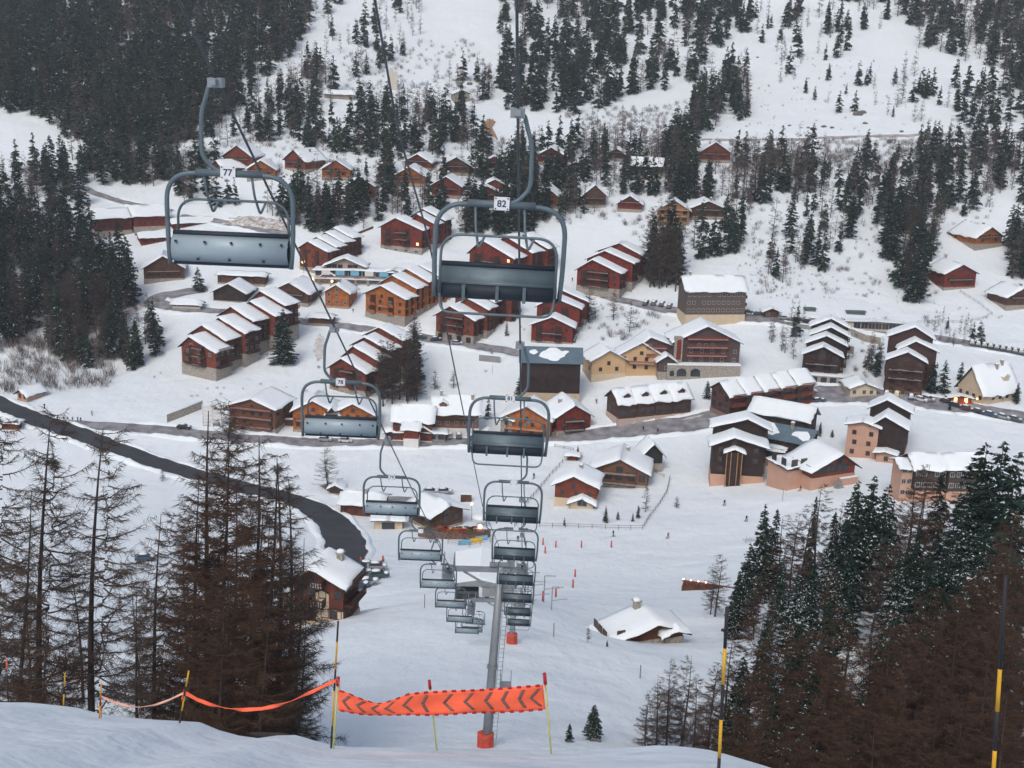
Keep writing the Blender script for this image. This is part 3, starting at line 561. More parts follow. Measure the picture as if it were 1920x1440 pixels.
bld('hotel', 'large gabled hotel with rows of red balconies above a stone arcade', 1322, 702, 3, [dict(w=124,l=70,he=62,hr=92,rf=.48,b=20,f=6,gt=3,bal=(1,2,3),bw=.62,rail=RAILR,fs=3,sides=(1,),win='w'), dict(o=(-92,14,0),w=64,l=60,he=50,hr=66,rf=.3,b=14,f=2,bal=(1,2),bw=.6,rail=RAILR), dict(o=(-76,-12,6),w=30,l=26,he=22,hr=32,b=0,f=1,fs=1,sides=(1,))], wall=mat('hotel_timber',(.11,.075,.07),.9,amt=.3), snow=.5, cat='hotel', extra=hotelx)
bld('yellow_house', 'pale orange-yellow house with a wide gable and red balcony', 1195, 710, -4, [dict(o=(6,14,0),w=86,l=60,he=40,hr=66,b=10,f=4,bal=(1,),bw=.6,rail=RAILR,fs=2)], wall=YELLOW, base=YELLOW, snow=.25, cat='house', win='d')
bld('yellow_house', 'smaller yellow house with a blue-grey roof edge left of the wide gable', 1140, 712, 14, [dict(w=66,l=56,he=38,hr=56,b=12,f=2,fs=2,sides=(-1,),roof=METALROOF)], wall=YELLOW, base=CREAM, snow=.22, cat='house', win='d')
def rowx(n, l, w, he, hr, sx=0, up=3, **k):
    return [dict(o=(sx*i, l*i, up*i), w=w, l=l-.6, he=he, hr=hr, **k) for i in range(n)]
bld('row_houses', 'dark brown row of five joined houses with small dormers, right of the brown chalet', 1148, 790, -70, rowx(4, 36, 56, 42, 62, 3, 1.5, b=13, fs=2, sides=(1,), dorm=((1,.5),), oh=.7, f=2), wall=mat('row_timber',(.1,.055,.045),.9,amt=.35), base=mat('pinkish_render',(.58,.46,.4),.9,amt=.15), snow=.5, cat='row houses', win='bigd')
bld('row_houses', 'brown row of terraced buildings with balconies stepping along the village road', 1348, 782, -64, rowx(5, 36, 58, 50, 68, 4, 3, b=12, fs=3, sides=(1,), sbal=(0,1,2), oh=.8, f=3, rail=RUSTW), wall=mat('row_timber2',(.12,.055,.045),.9,amt=.35), base=mat('shopfront_base',(.28,.2,.16),.9,amt=.3), snow=.5, cat='row houses', win='bigd')
def garx(T, s):
    for i in range(6): b = MB(); x = (-34+i*17)*s; b.box(x,-10*s-.1,-6*s,x+11*s,-10*s+.1,8*s); b.build('garage_opening', PANE, T)
    b = MB(); b.box(-42*s,-10*s,-40*s,62*s,8*s,10*s); q = b.build('garage', STONE, T); b = MB(); b.box(-42*s,-10*s,10*s+.02,62*s,7*s,10*s+.6); b.build('snow_cover', ROOFSNOW, q)
bld('terraced_apartment_block', 'dark block of four stepped snow gables above a row of open garages', 1538, 712, -12, [dict(o=(0,6,6),w=68,l=30,he=40,hr=56,b=6,f=3,fs=2,bal=(0,1),bw=.85), dict(o=(6,38,16),w=70,l=30,he=44,hr=60,rf=.5,fs=2), dict(o=(14,70,26),w=68,l=30,he=44,hr=60,rf=.5,fs=2), dict(o=(14,102,36),w=68,l=30,he=44,hr=60,rf=.5,fs=2,f=2,gt=1)], wall=DKW, snow=.6, win='bigd', cat='apartment block', extra=garx)
bld('terraced_apartment_block', 'dark block of three staggered gables above parked cars, with a spruce at its right corner', 1692, 740, -14, [dict(w=66,l=32,he=66,hr=82,b=14,f=4,fs=2,bal=(1,2),bw=.9,bf=4), dict(o=(22,34,14),w=66,l=32,he=66,hr=82,rf=.4,fs=2), dict(o=(10,68,30),w=78,l=40,he=66,hr=86,rf=.55,fs=2)], wall=mat('dark_rust_timber',(.075,.04,.034),.9,amt=.35), base=BRW, snow=.55, win='d', cat='apartment block')
bld('small_house', 'small cream single-storey house with two doors beside the road', 1618, 744, 4, [dict(w=50,l=50,he=17,hr=26,f=3,gt=0)], wall=mat('pale_cream',(.66,.58,.42),.9,amt=.1), base=CREAM, snow=.6, cat='house')
bld('large_snow_roof_hotel', 'white-walled hotel with a huge snow roof slope facing the camera', 1818, 748, -66, [dict(w=64,l=84,he=20,hr=62,b=0,f=4,fs=5,sides=(1,),ch=[(6,50),(2,66)],dorm=((1,.72),),gt=0)], wall=CREAM, base=CREAM, snow=.6, cat='hotel', win='d')
def kiosk(T, s):
    for x,y,z in ((-10,-2,14),(10,-4,6),(30,2,12)): b = MB(); b.ell((x*s,y*s,z*s),(.28,.28,.28)); b.build('lamp', LAMP, T)
bld('market_stall', 'red stall with glowing orange lamps in front of the white-walled hotel', 1800, 758, -6, [dict(w=40,l=14,he=12,hr=16,f=2,win='lit',gt=0)], wall=mat('bright_red',(.5,.06,.03),.7,amt=.2), snow=.1, cat='stall', extra=kiosk)
bld('ski_station', 'long low building with a flat roof and a row of big dark windows', 1640, 622, -4, [dict(w=104,l=18,he=17,hr=18.5,f=8,win='shop',gt=0,oh=.6)], wall=CREAM, snow=.12, cat='building')
bld('kiosk', 'tiny wooden kiosk with two openings beside the road', 1446, 596, 0, [dict(w=28,l=22,he=12,hr=18,f=2)], wall=BRW, snow=.4, cat='kiosk')
for px, py, w, t in ((1518,582,20,'short'),(1604,588,34,'long')):
    b = MB(); g = gnd(px, py); s = mpp(g); b.box(-w*s/2,-1,-.2,w*s/2,1,.8); b.box(-w*s/2-.3,-1.3,.8,w*s/2+.3,1.3,1.05); b.box(-w*s/2,-.8,-2,-w*s/2+.5,.8,-.2); b.box(w*s/2-.5,-.8,-2,w*s/2,.8,-.2); tag(b.build('service_box', mat('green_steel',(.12,.16,.155),.6), loc=g), t+' green-grey metal shelter half buried in snow above the flat-roofed station', 'shelter')
# ---- lower middle
bld('chalet', 'wide brown chalet with balconies behind the tall bare larch on the left', 474, 808, -14, [dict(w=92,l=80,he=46,hr=62,b=8,f=5,bal=(0,1,2),bw=.9,rail=RUSTW,fs=3)], wall=mat('wide_timber',(.2,.1,.06),.9,amt=.3), snow=.5, cat='chalet', win='d')
bld('double_chalet', 'orange building with twin gables and a small dark porch between them', 622, 812, 0, [dict(o=(-34,0,0),w=76,l=62,he=42,hr=62,b=6,f=4,bal=(1,),bw=.9,rail=RUSTW), dict(o=(40,0,0),w=76,l=62,he=38,hr=58,b=6,f=4,fs=2,bal=(1,),bw=.9,rail=RUSTW), dict(o=(2,-6,0),w=26,l=30,he=36,hr=52,b=6,f=1,bal=(1,2),bw=.8,wall=BRW)], wall=ORW, snow=.55, cat='building', win='d')
bld('roadside_house', 'brown brown roadside house with one broad snow roof and a white ground floor', 897, 808, 92, [dict(w=56,l=82,he=44,hr=66,b=14,fs=5,sides=(-1,),sbal=(1,),sbs=-1,dorm=((-1,.8),),ch=[(-6,12),(0,70)])], wall=mat('tan_timber',(.2,.1,.065),.9,amt=.3), base=WHITEW, snow=.5, cat='house')
bld('roadside_house', 'house with a large snow roof and a small red-gabled porch facing the road', 812, 820, 88, [dict(w=52,l=72,he=40,hr=60,b=0,fs=4,sides=(-1,)), dict(o=(-34,22,0),w=40,l=26,he=32,hr=38,b=14,fs=0)], wall=RUSTW, base=WHITEW, snow=.5, cat='house', win='d')
bld('shop_front', 'grey and red roadside shop front with a gabled red entrance', 788, 828, 0, [dict(w=92,l=26,he=16,hr=18,b=0,f=6,win='bigd',gt=0,wall=GREYW), dict(o=(0,-3,0),w=42,l=20,he=20,hr=34,f=2,win='bigd')], wall=RUSTW, snow=.5, cat='shop')
bld('small_hut', 'tiny square hut with a thick snow cap beside the road left of the shop front', 733, 826, 5, [dict(w=17,l=17,he=16,hr=18,f=1,gt=0)], wall=DKW, snow=1.0, cat='hut', win='d')
bld('chalet', 'bright orange chalet with stone corners seen through the lower right chair', 986, 820, -12, [dict(w=92,l=70,he=36,hr=60,b=0,f=4,bal=(1,),bw=.8,rail=ORW), dict(o=(-38,-1,0),w=22,l=30,he=30,hr=34,f=1,gt=0,wall=STONE)], wall=ORW, snow=.7, cat='chalet', win='d', fl=2.6)
bld('chalet', 'dark red chalet joined to the right side of the bright orange one', 1075, 812, 16, [dict(w=66,l=80,he=34,hr=54,b=6,f=2,fs=2,sides=(-1,),bal=(0,1),bw=.6,ch=[(-16,40)])], wall=REDW, snow=.7, cat='chalet', win='d')
bld('small_hut', 'small orange hut beside the road, left of the bright orange chalet', 915, 826, 0, [dict(w=22,l=20,he=11,hr=18,f=1,gt=0)], wall=ORW, snow=.5, cat='hut', win='d')
bld('small_shed', 'small red shed with a flat snow cap above the fenced gardens', 1073, 864, -8, [dict(w=18,l=16,he=9,hr=10,f=0)], wall=RUSTW, snow=.6, cat='shed')
bld('chalet', 'large brown chalet with a pale balcony front in the fenced garden', 1160, 914, -10, [dict(w=104,l=84,he=32,hr=56,b=8,f=5,bal=(0,1),bw=.6,rail=BRW,fs=3,ch=[(10,50)])], wall=mat('chalet_brown',(.2,.1,.06),.9,amt=.3), base=STONE, snow=.8, cat='chalet', win='bigd')
bld('chalet', 'orange-red chalet with a thick snow roof and garage, front of the fenced garden', 1078, 950, -10, [dict(w=78,l=76,he=42,hr=60,b=16,f=3,fs=2,ch=[(4,40)],rf=.45), dict(o=(14,-12,0),w=42,l=12,he=12,hr=22,wall=CREAM,f=1,win='shop',gt=0)], wall=RUSTW, base=CREAM, snow=.9, cat='chalet', win='d')
bld('barn', 'black timber barn with a steep gable right of the large brown chalet', 1222, 886, 8, [dict(w=38,l=44,he=36,hr=56,b=18,f=0)], wall=mat('blackened_timber',(.03,.03,.032),.9,amt=.2), snow=.4, cat='barn')
bld('garden_hut', 'miniature wooden hut at the foot of the lone bare larch', 630, 926, -4, [dict(w=22,l=16,he=12,hr=18,f=1,gt=0)], wall=BRW, snow=.4, cat='hut', win='d')
bld('red_roadside_building', 'dark red building with a flat snowy roof behind the lower left chair', 722, 962, 84, [dict(w=56,l=78,he=26,hr=36,fs=4,sides=(1,-1),ch=[(-4,36)])], wall=RUSTW, snow=.6, cat='building', win='d')
bld('garage', 'pale garage with one dark door beside the curve of the road', 728, 992, 2, [dict(w=52,l=26,he=17,hr=18,f=0)], wall=CREAM, base=CREAM, snow=.5, extra=lambda T, s: MB().box(-12*s,-.15,0,12*s,.1,13*s).build('garage_door', PANE, T))
def terr(T, s):
    b = MB(); n = 14; ring = [(math.cos(math.pi*(1+i/n))*68*s+14*s, -6*s+math.sin(math.pi*(1+i/n))*20*s) for i in range(n+1)]
    vs = [(x,y,5*s) for x,y in ring]+[(x,y,-20*s) for x,y in ring]; b.add(vs, [(i,i+n+1,i+n+2,i+1) for i in range(n)]); b.add([(x,y,5*s) for x,y in ring], [tuple(range(n+1))]); b.build('terrace', mat('terrace_stone',(.2,.13,.1),.9,scale=2,amt=.6), T)
    rr = random.Random(3)
    cols = [mat('coat_red',(.4,.05,.04)), mat('coat_orange',(.5,.18,.04)), mat('coat_dark',(.05,.05,.07)), mat('coat_green',(.12,.2,.06))]
    for i in range(26):
        a = rr.uniform(.1,.9)*math.pi; q = rr.uniform(.35,.92); x = -math.cos(a)*68*s*q+14*s; y = -6*s-math.sin(a)*20*s*q; b = MB()
        b.box(x-.6,y-.35,5*s+.7,x+.6,y+.35,5*s+.78); b.box(x-.08,y-.08,5*s,x+.08,y+.08,5*s+.7); b.box(x-.6,y-.8,5*s+.42,x+.6,y-.55,5*s+.48); b.box(x-.55,y-.78,5*s,x-.45,y-.57,5*s+.42); b.box(x+.45,y-.78,5*s,x+.55,y-.57,5*s+.42); b.build('bench_table', cols[i % 4], T)
    b = MB(); b.ell((62*s,-6*s,10*s),(.5,.5,.5)); b.build('lamp', LAMP, T)
bld('restaurant', 'brown restaurant with a big snow roof and a rounded terrace, by the lift line', 838, 990, 38, [dict(w=72,l=74,he=32,hr=46,b=4,f=3,fs=4,sides=(-1,),win='bigd',oh=1.3)], wall=BRW, snow=.7, win='bigd', cat='restaurant', extra=lambda T, s: None)
g_ = gnd(838, 1004)+Vector((0,0,1.6)); Tt = thing('sun_terrace', 'rounded crowded terrace with tables in front of the brown restaurant', 'terrace', g_); terr(Tt, mpp(g_))
bld('tall_house', 'four-storey brown and cream house with balconies, half hidden by larches', 598, 1168, -14, [dict(w=98,l=78,he=82,hr=110,b=0,f=4,fs=4,sides=(1,),sbal=(1,2),rf=.4,ch=[(20,60)],bal=(1,2),bw=.3), dict(o=(8,-1,0),w=26,l=8,he=62,hr=68,wall=CREAM,f=1,gt=0,sn=0,oh=.05), dict(o=(34,-1,0),w=30,l=8,he=30,hr=32,wall=CREAM,sn=0,oh=.05,f=1,gt=0)], wall=plank('tall_house_timber',(.2,.06,.04),(.12,.038,.028)), base=CREAM, snow=.7, cat='house', win='d')
# snow-buried chalet below the lift
bld('buried_chalet', 'low red-brown chalet almost buried under one huge snow roof on the slope', 1206, 1204, 20, [dict(w=150,l=62,he=11,hr=36,hel=7,her=18,b=0,f=3,rf=.66,fs=3,sides=(-1,),ch=[(10,56)],oh=1.1,gt=0), dict(o=(60,-10,4),w=34,l=22,he=12,hr=18,b=0,f=0,gt=0)], wall=plank('buried_timber',(.2,.07,.045),(.12,.045,.03)), snow=.55, cat='chalet', win='d')
def deckx(T, s):
    b = MB(); b.box(-52*s,-14*s,-3,52*s,14*s,4*s); b.build('deck', BRW, T)
    for i in range(16): b = MB(); b.box((-50+i*6.6)*s,-14*s,4*s,(-50+i*6.6)*s+.15,-14*s+.15,4*s+1.0); b.build('railing_post', RUSTW, T)
    b = MB(); b.box(-52*s,-14*s,4*s+1.0,52*s,-14*s+.2,4*s+1.2); b.build('railing', RUSTW, T)
    for x in (-50,-36,-22,-8): b = MB(); b.ell((x*s,-13*s,4*s+1.35),(.13,.13,.13)); b.build('lamp', LAMP, T)
Td = thing('sun_deck', 'red-brown timber deck with small lamps behind the bare larch', 'deck', gnd(1332, 1104), R(-16)); deckx(Td, mpp(Td.location))
# ---- right cluster
def scafx(T, s):
    for x in (-22,-14,-2,6):
        b = MB(); b.box(x*s-.1,-12*s,-9,x*s+.1,-12*s+.2,66*s); b.build('scaffold_pole', NEWW, T)
    b = MB(); b.box(-20*s,-10*s,-9,6*s,-6*s,66*s); b.build('lift_shaft', DKW, T)
    b = MB(); snowslab(b, 34*s, 12*s, 66*s, 73*s, -8*s*0, .6, .6, random.Random(2)); b.build('snow_cover', ROOFSNOW, T, True, (-8*s,-12*s,0))
bld('resort_building', 'black timber building with a scaffolded shaft on its front', 1380, 908, -6, [dict(w=96,l=44,he=76,hr=92,rf=.4,b=18,f=3,fs=2,oh=1.2), dict(o=(6,50,18),w=100,l=40,he=78,hr=96,rf=.6,b=10,oh=1.2,mp=[])], wall=DKW, base=PINK, snow=.6, cat='resort building', win='d', extra=scafx)
bld('resort_building', 'dark building with a snowy slope and blue-grey roof edge, rearmost of the right cluster', 1520, 822, 60, [dict(w=56,l=112,he=42,hr=60,b=0,fs=6,sides=(-1,),roof=METALROOF,f=2,rf=.6,sn=.35)], wall=DKW, base=PINK, cat='resort building', win='d')
bld('resort_building', 'dark building whose blue-grey metal roof is half bare of snow, in the right cluster', 1520, 862, 60, [dict(w=62,l=122,he=40,hr=56,b=0,fs=7,sides=(-1,),roof=METALROOF,f=2,rf=.6,sn=0,ch=[(0,40)],mp=[(-.5,.72,3.6),(-.75,.85,3.2),(-.45,.93,3.0),(-.8,.62,2.4),(-.6,.16,2.2),(-.85,.08,1.8),(-.3,.8,2.5)])], wall=DKW, base=PINK, cat='resort building', win='d')
bld('low_annex', 'low glazed annex with a snow strip roof between the salmon restaurant and the dark block', 1468, 872, 60, [dict(w=22,l=70,he=30,hr=33,b=14,fs=7,sides=(-1,))], wall=DKW, base=PINK, cat='building', snow=.4, win='bigd')
def stairx(T, s):
    b = MB()
    for i in range(12): b.box(10*s-2.0,-2-i*.5,14*s-1.2*i-.4-2, 10*s,-1.5-i*.5,14*s-1.2*i*.5)
    b.build('outdoor_stairs', GREYW, T); b = MB(); b.box(12*s,-9*s,-6,52*s,-.4,16*s); q = b.build('terrace', PINK, T); b = MB(); b.box(12*s,-9*s,16*s+.02,52*s,-.5,16*s+.3); b.build('snow_cover', ROOFSNOW, q)
bld('restaurant', 'salmon-walled restaurant with a glazed gable and one broad snow roof', 1560, 912, 24, [dict(w=98,l=76,he=38,hr=64,rf=.62,b=22,f=7,fs=3,sides=(-1,),win='bigd',oh=1.3), dict(o=(-58,30,0),w=46,l=60,he=34,hr=36,b=30,f=2,fs=2,sides=(-1,),sn=.2)], wall=RUSTW, base=PINK, snow=.5, cat='restaurant', win='bigd', extra=stairx)
bld('resort_building', 'salmon and black building of staggered snow roofs, centre of the right cluster', 1612, 858, -22, [dict(w=56,l=40,he=62,hr=70,rf=.5,b=0,f=2,wall=PINK), dict(o=(46,6,0),w=60,l=52,he=66,hr=84,rf=.35,b=12,f=0,fs=3,wall=DKW), dict(o=(40,64,10),w=72,l=44,he=72,hr=90,rf=.4,fs=2,f=0,wall=DKW), dict(o=(46,-16,0),w=32,l=18,he=20,hr=23,f=1,gt=0,wall=PINK)], wall=PINK, base=PINK, snow=.5, cat='resort building', win='d')
bld('resort_building', 'long black and salmon building with two broad white roofs behind the spruces', 1834, 930, 92, [dict(w=62,l=74,he=66,hr=82,b=20,fs=6,sides=(-1,),f=2), dict(o=(2,78,0),w=62,l=58,he=64,hr=80,b=20,fs=5,sides=(-1,)), dict(o=(4,138,2),w=50,l=20,he=58,hr=66,b=0,wall=PINK,fs=2,sides=(-1,))], wall=mat('grey_black_timber',(.07,.055,.05),.9,amt=.3), base=PINK, snow=.5, cat='resort building', win='w')
# ---- far left cabin, scaffold frame, ski sign hut
bld('small_cabin', 'tiny orange-pink cabin with a snowy roof above the asphalt road, far left', 42, 752, -30, [dict(w=26,l=40,he=14,hr=22,f=2)], wall=PINK, snow=.4, cat='cabin', win='d')
bld('roadside_shelter', 'small red-brown shelter with a snow cap at the left edge of the asphalt road', 18, 806, -4, [dict(w=30,l=18,he=12,hr=13,f=0)], wall=RUSTW, snow=.6, cat='shelter')
T = thing('white_framework', 'white framework of stacked open panels left of the wide brown chalet', 'framework', gnd(398, 800)); s = mpp(T.location)
for k, x in enumerate((-9, 9)):
    for i in range(5): MB().box(x*s-7*s,-.2,(i*8+3+k*5)*s,x*s+7*s,.2,(i*8+7.5+k*5)*s).build('panel', WHITEW, T)
    for x2 in (x-8, x+8): MB().box(x2*s-.15,-.3,-2,x2*s+.15,.3,(44+k*5)*s).build('post', WHITEW, T)
def wallrun(name, pts, hgt, thick, m, label, cat):
    b = MB(); P3 = []
    for a, c in zip(pts[:-1], pts[1:]):
        for i in range(6): t = i/6; P3.append(gnd(a[0]+(c[0]-a[0])*t, a[1]+(c[1]-a[1])*t))
    P3.append(gnd(*pts[-1])); s = mpp(P3[0]); vs = []
    for p in P3: vs += [(p.x,p.y-thick/2,p.z-2),(p.x,p.y-thick/2,p.z+hgt),(p.x,p.y+thick/2,p.z+hgt),(p.x,p.y+thick/2,p.z-2)]
    n = len(P3); fs = [(4*i+k, 4*i+(k+1)%4, 4*i+4+(k+1)%4, 4*i+4+k) for i in range(n-1) for k in range(4)]+[(0,3,2,1),(4*n-4,4*n-3,4*n-2,4*n-1)]; b.add(vs, fs)
    o = b.build(name, m); tag(o, label, cat); b = MB()
    vs = [(p.x+dx*0,p.y+q,p.z+hgt+z) for p in P3 for q, z in ((-thick/2-.05,.01),(-thick/2+.1,.35),(thick/2-.1,.35),(thick/2+.05,.01)) for dx in (0,)]
    b.add(vs, fs); b.build('snow_cap', ROOFSNOW, o); return o
wallrun('stone_wall', [(314,792),(345,780),(380,766)], 2.5, .6, STONE, 'stone retaining wall rising towards the white framework', 'wall')
wallrun('retaining_wall', [(898,676),(938,680)], 2.2, .5, GREYW, 'short grey concrete wall in the snow left of the metal-roofed building', 'wall')
wallrun('retaining_wall', [(1470,610),(1510,617),(1560,622)], 1.6, .5, GREYW, 'low grey wall below the hillside road', 'wall')
wallrun('terrace_wall', [(1586,625),(1620,640),(1650,646)], 2.5, .5, STONE, 'stone terrace wall between the two dark stepped blocks, upper one', 'wall')
wallrun('terrace_wall', [(1580,660),(1600,664)], 2.6, .5, STONE, 'stone terrace wall right of the dark block above the garages', 'wall')
wallrun('garden_wall', [(615,444),(650,448),(700,428)], 1.0, .4, BRW, 'low dark wall on the snow above the shops', 'wall')
# ------------------------------------------------------------------ chairlift
def arc(pts, r, n=6):
    """round the corners of a polyline"""
    pts = [Vector(p) for p in pts]; out = [pts[0]]
    for i in range(1, len(pts)-1):
        a = (pts[i-1]-pts[i]); c = (pts[i+1]-pts[i]); rr = min(r, a.length*.49, c.length*.49); p0 = pts[i]+a.normalized()*rr; p1 = pts[i]+c.normalized()*rr
        for k in range(n+1): t = k/n; out.append(p0*(1-t)**2+pts[i]*2*t*(1-t)+p1*t*t)
    out.append(pts[-1]); return out
def make_chair(side):      # side +1: coming up (right line), -1: going down (left line); origin at the grip on the rope
    T = thing('chairlift_chair', 'chair', 'lift chair'); sx = side; bx = -.2*sx
    b = MB(); b.tube(arc([(0,0,0),(.13*sx,0,-.05),(.2*sx,0,-.3),(.29*sx,.0,-.55),(.31*sx,0,-1.35),(.05*sx,0,-1.62),(bx,0,-1.64)], .16, 5), .042, 10); b.build('hanger', STEEL, T, True)
    b = MB(); b.box(-.13,-.14,-.1,.13,.14,.07); b.box(-.06,-.32,-.05,.06,.32,.05); b.build('grip', GALV, T)
    w = 1.19; b = MB(); b.tube(arc([(bx-w*.97,-.05,-3.42),(bx-w,0,-2.9),(bx-w,0,-1.68),(bx+w,0,-1.68),(bx+w,0,-2.9),(bx+w*.97,-.05,-3.42)], .55, 10), .046, 10)
    b.tube([(bx-.62,0,-1.66),(bx+.62,0,-1.66)], .068, 8); b.build('bail', STEEL, T, True)
    w2 = 1.06; yb = -.3*side if side > 0 else .25
    b = MB(); b.tube(arc([(bx-w2,yb,-3.3),(bx-w2,yb,-2.2),(bx+w2,yb,-2.2),(bx+w2,yb,-3.3)], .4, 8), .026, 8)
    if side > 0: b.tube(arc([(bx-w2,yb,-3.3),(bx-w2+.05,yb-.25,-3.6),(bx+w2-.05,yb-.25,-3.6),(bx+w2,yb,-3.3)], .22, 6), .024, 8)
    else: b.tube(arc([(bx-w2,yb,-3.3),(bx-w2+.05,yb+.5,-3.42),(bx+w2-.05,yb+.5,-3.42),(bx+w2,yb,-3.3)], .22, 6), .024, 8)
    for x in (-.48, .42): b.tube(arc([(bx+x,0,-1.7),(bx+x+.03,yb*.4,-2.1),(bx+x+.1,yb,-2.45),(bx+x+.2,yb,-2.22)], .08, 4), .024, 8)
    b.build('restraint_bar', STEEL, T, True)
    wb = 1.1
    def shell(prof, mi_t=.03):      # curved sheet: prof list of (y,z), given thickness
        k = len(prof); b = MB(); vs = []
        for x in (bx-wb, bx+wb):
            for i, (y, z) in enumerate(prof): vs.append((x, y, z))
            for i, (y, z) in enumerate(prof):
                a = prof[max(i-1,0)]; c = prof[min(i+1,k-1)]; t = Vector((c[0]-a[0], c[1]-a[1])).normalized(); vs.append((x, y-t[1]*mi_t, z+t[0]*mi_t))
        o = 2*k; fs = [(i,i+1,o+i+1,o+i) for i in range(k-1)]+[(k+i+1,k+i,o+k+i,o+k+i+1) for i in range(k-1)]
        fs += [(0,o,o+k,k),(k-1,2*k-1,o+2*k-1,o+k-1)]+[(i,k+i,k+i+1,i+1) for i in range(k-1)]+[(o+i,o+i+1,o+k+i+1,o+k+i) for i in range(k-1)]
        return b.add(vs, fs)
    if side > 0:
        q = shell([(.12,-2.84),(.08,-2.9),(.02,-3.0),(-.02,-3.1),(-.12,-3.13)], .05).build('backrest', STEEL, T, True)
        b = MB(); b.tube([(bx-wb,.14,-2.82),(bx+wb,.14,-2.82)], .05, 8); b.build('pad', PAD, q, True)
        q = shell([(-.1,-3.12),(-.2,-3.2),(-.22,-3.32),(-.1,-3.42),(.1,-3.45)], .05).build('seat', PAD, T, True)
        for x in (-.62, 0, .5): b = MB(); b.box(bx+x-.03,-.29,-3.42,bx+x+.03,-.22,-3.13); b.build('rib', STEEL, q)
        pass
    else:
        q = shell([(.02,-2.84),(-.1,-2.9),(-.17,-3.02),(-.18,-3.16),(-.12,-3.28),(.0,-3.36),(.14,-3.4)], .04).build('backrest', PANEL, T, True)
        b = MB(); b.tube([(bx-wb,.05,-2.82),(bx+wb,.05,-2.82)], .055, 8); b.build('pad', PAD, q, True)
        for x in (-1.0,-.45,.05,.6,1.0): b = MB(); b.box(bx+x-.022,-.2,-2.965,bx+x+.022,-.16,-2.925); b.build('bolt', PAD, q)
        for x in (-.6,0,.65): b = MB(); b.box(bx+x-.022,-.17,-3.3,bx+x+.022,-.1,-3.265); b.build('bolt', PAD, q)
        b = MB(); b.box(bx-wb,.0,-3.42,bx+wb,.5,-3.34); b.build('seat', PAD, T)
        for sgn in (-1, 1): b = MB(); b.tube([(bx+sgn*wb-.04,.1,-3.2),(bx+sgn*wb+.04,.1,-3.2)], .16, 12); b.build('end_cap', PAD, T, True)
    return T, bx
def text_mesh(txt, size):
    cu = bpy.data.curves.new('num', 'FONT'); cu.body = txt; cu.size = size; cu.align_x = 'CENTER'; cu.align_y = 'CENTER'; cu.extrude = .002; cu.offset = .003
    o = bpy.data.objects.new('num', cu); C.objects.link(o); dg = bpy.context.evaluated_depsgraph_get(); me = bpy.data.meshes.new_from_object(o.evaluated_get(dg)); bpy.data.objects.remove(o)
    me.materials.clear(); me.materials.append(INK); return me
CHAIRS = {}
for side in (1, -1): T, bx = make_chair(side); bpy.context.view_layer.update(); reg(T); CHAIRS[side] = [T, bx, 0]
PL = MB(); PL.box(-.14,-.012,-.12,.14,.012,.12)
PLM = PL.mesh('number_plate', PLATE); RV = MB()
for x in (-.11,.11):
    for z in (-.095,.095): RV.box(x-.012,-.02,z-.012,x+.012,-.012,z+.012)
RVM = RV.mesh('rivet', PAD)
def place_chair(side, p, label, num, group):
    T, bx, used = CHAIRS[side]
    if used: T = copy_tree(T)
    CHAIRS[side][2] = 1; T.location = p; T.rotation_euler = (0, math.radians(1.6 if side > 0 else .9), 0); tag(T, label, 'lift chair', group)
    q = link('number_plate', PLM, T, (bx,-.1,-1.63)); link('rivet', RVM, q)
    if num: link('number', text_mesh(num, .17), q, (0,-.016,-.005), (R(90),0,0))
# right rope and left rope, through the grips seen in the photo
RR = [((962,0),18.4),((968,214),21.5),((973,650),34),((977,832),45.5),((981,935),57)]
pR0 = at(971,205,21.5); pR1 = at(978,935,57.0)
pL0 = at(405,148,22.2); pL1 = at(727,822,46.5)
def onrope(a, c, Y): t = (Y-a.y)/(c.y-a.y); return a+(c-a)*t
def ropeR(Y):
    if Y <= 112: return onrope(pR0, pR1, Y)
    e = onrope(pR0, pR1, 112); return e+Vector((0, Y-112, -(Y-112)*.44))
def ropeL(Y):
    if Y <= 112: return onrope(pL0, pL1, Y)
    e = onrope(pL0, pL1, 112); return e+Vector((0, Y-112, -(Y-112)*.44))
YE = 150
labR = ['grey quad chair with number plate 82, nearest on the right-hand rope','grey quad chair above the roadside, second nearest on the right-hand rope','third nearest chair on the right-hand rope, above the snow garden fence','fourth nearest chair on the right-hand rope, just above the lift tower head','fifth chair on the right-hand rope, level with the tower head','sixth chair on the right-hand rope, stacked just below the tower head','seventh chair in the right-hand stack of dark seats','eighth chair, lowest in the right-hand stack of dark seats']
for i, Y in enumerate((21.5,33.6,45.4,57,68.5,80,92,104)):
    place_chair(1, ropeR(Y)+Vector((0,0,-.05)), labR[i], ['82','81'][i] if i < 2 else None, 'chairs on the right-hand rope')
labL = ['grey-blue quad chair with number plate 77, largest chair, on the left-hand rope','grey-blue quad chair in front of the twin-gabled orange building','grey-blue quad chair in front of the dark red roadside building','grey-blue quad chair just right of the small garage','fifth nearest chair on the left-hand rope over the open snow','sixth nearest chair on the left-hand rope over the open snow','seventh chair on the left-hand rope, left of the tower','eighth chair, lowest of the left-hand row beside the tower','small far chair of the left-hand row close to the station','far chair right beside the station on the left-hand rope']
for i, Y in enumerate((22.2,34.2,46.5,59,71,83,95,107,119,131)):
    place_chair(-1, ropeL(Y)+Vector((0,0,-.05)), labL[i], ['77','78','79'][i] if i < 3 else None, 'chairs on the left-hand rope')
def cable(name, f, ys, r, label):
    b = MB(); b.tube([f(y) for y in ys], r, 8); return tag(b.build(name, CABLE, None, True), label, 'cable')
cable('haul_rope', ropeR, list(np.linspace(-30,150,60)), .026, 'steel rope carrying the right-hand row of chairs')
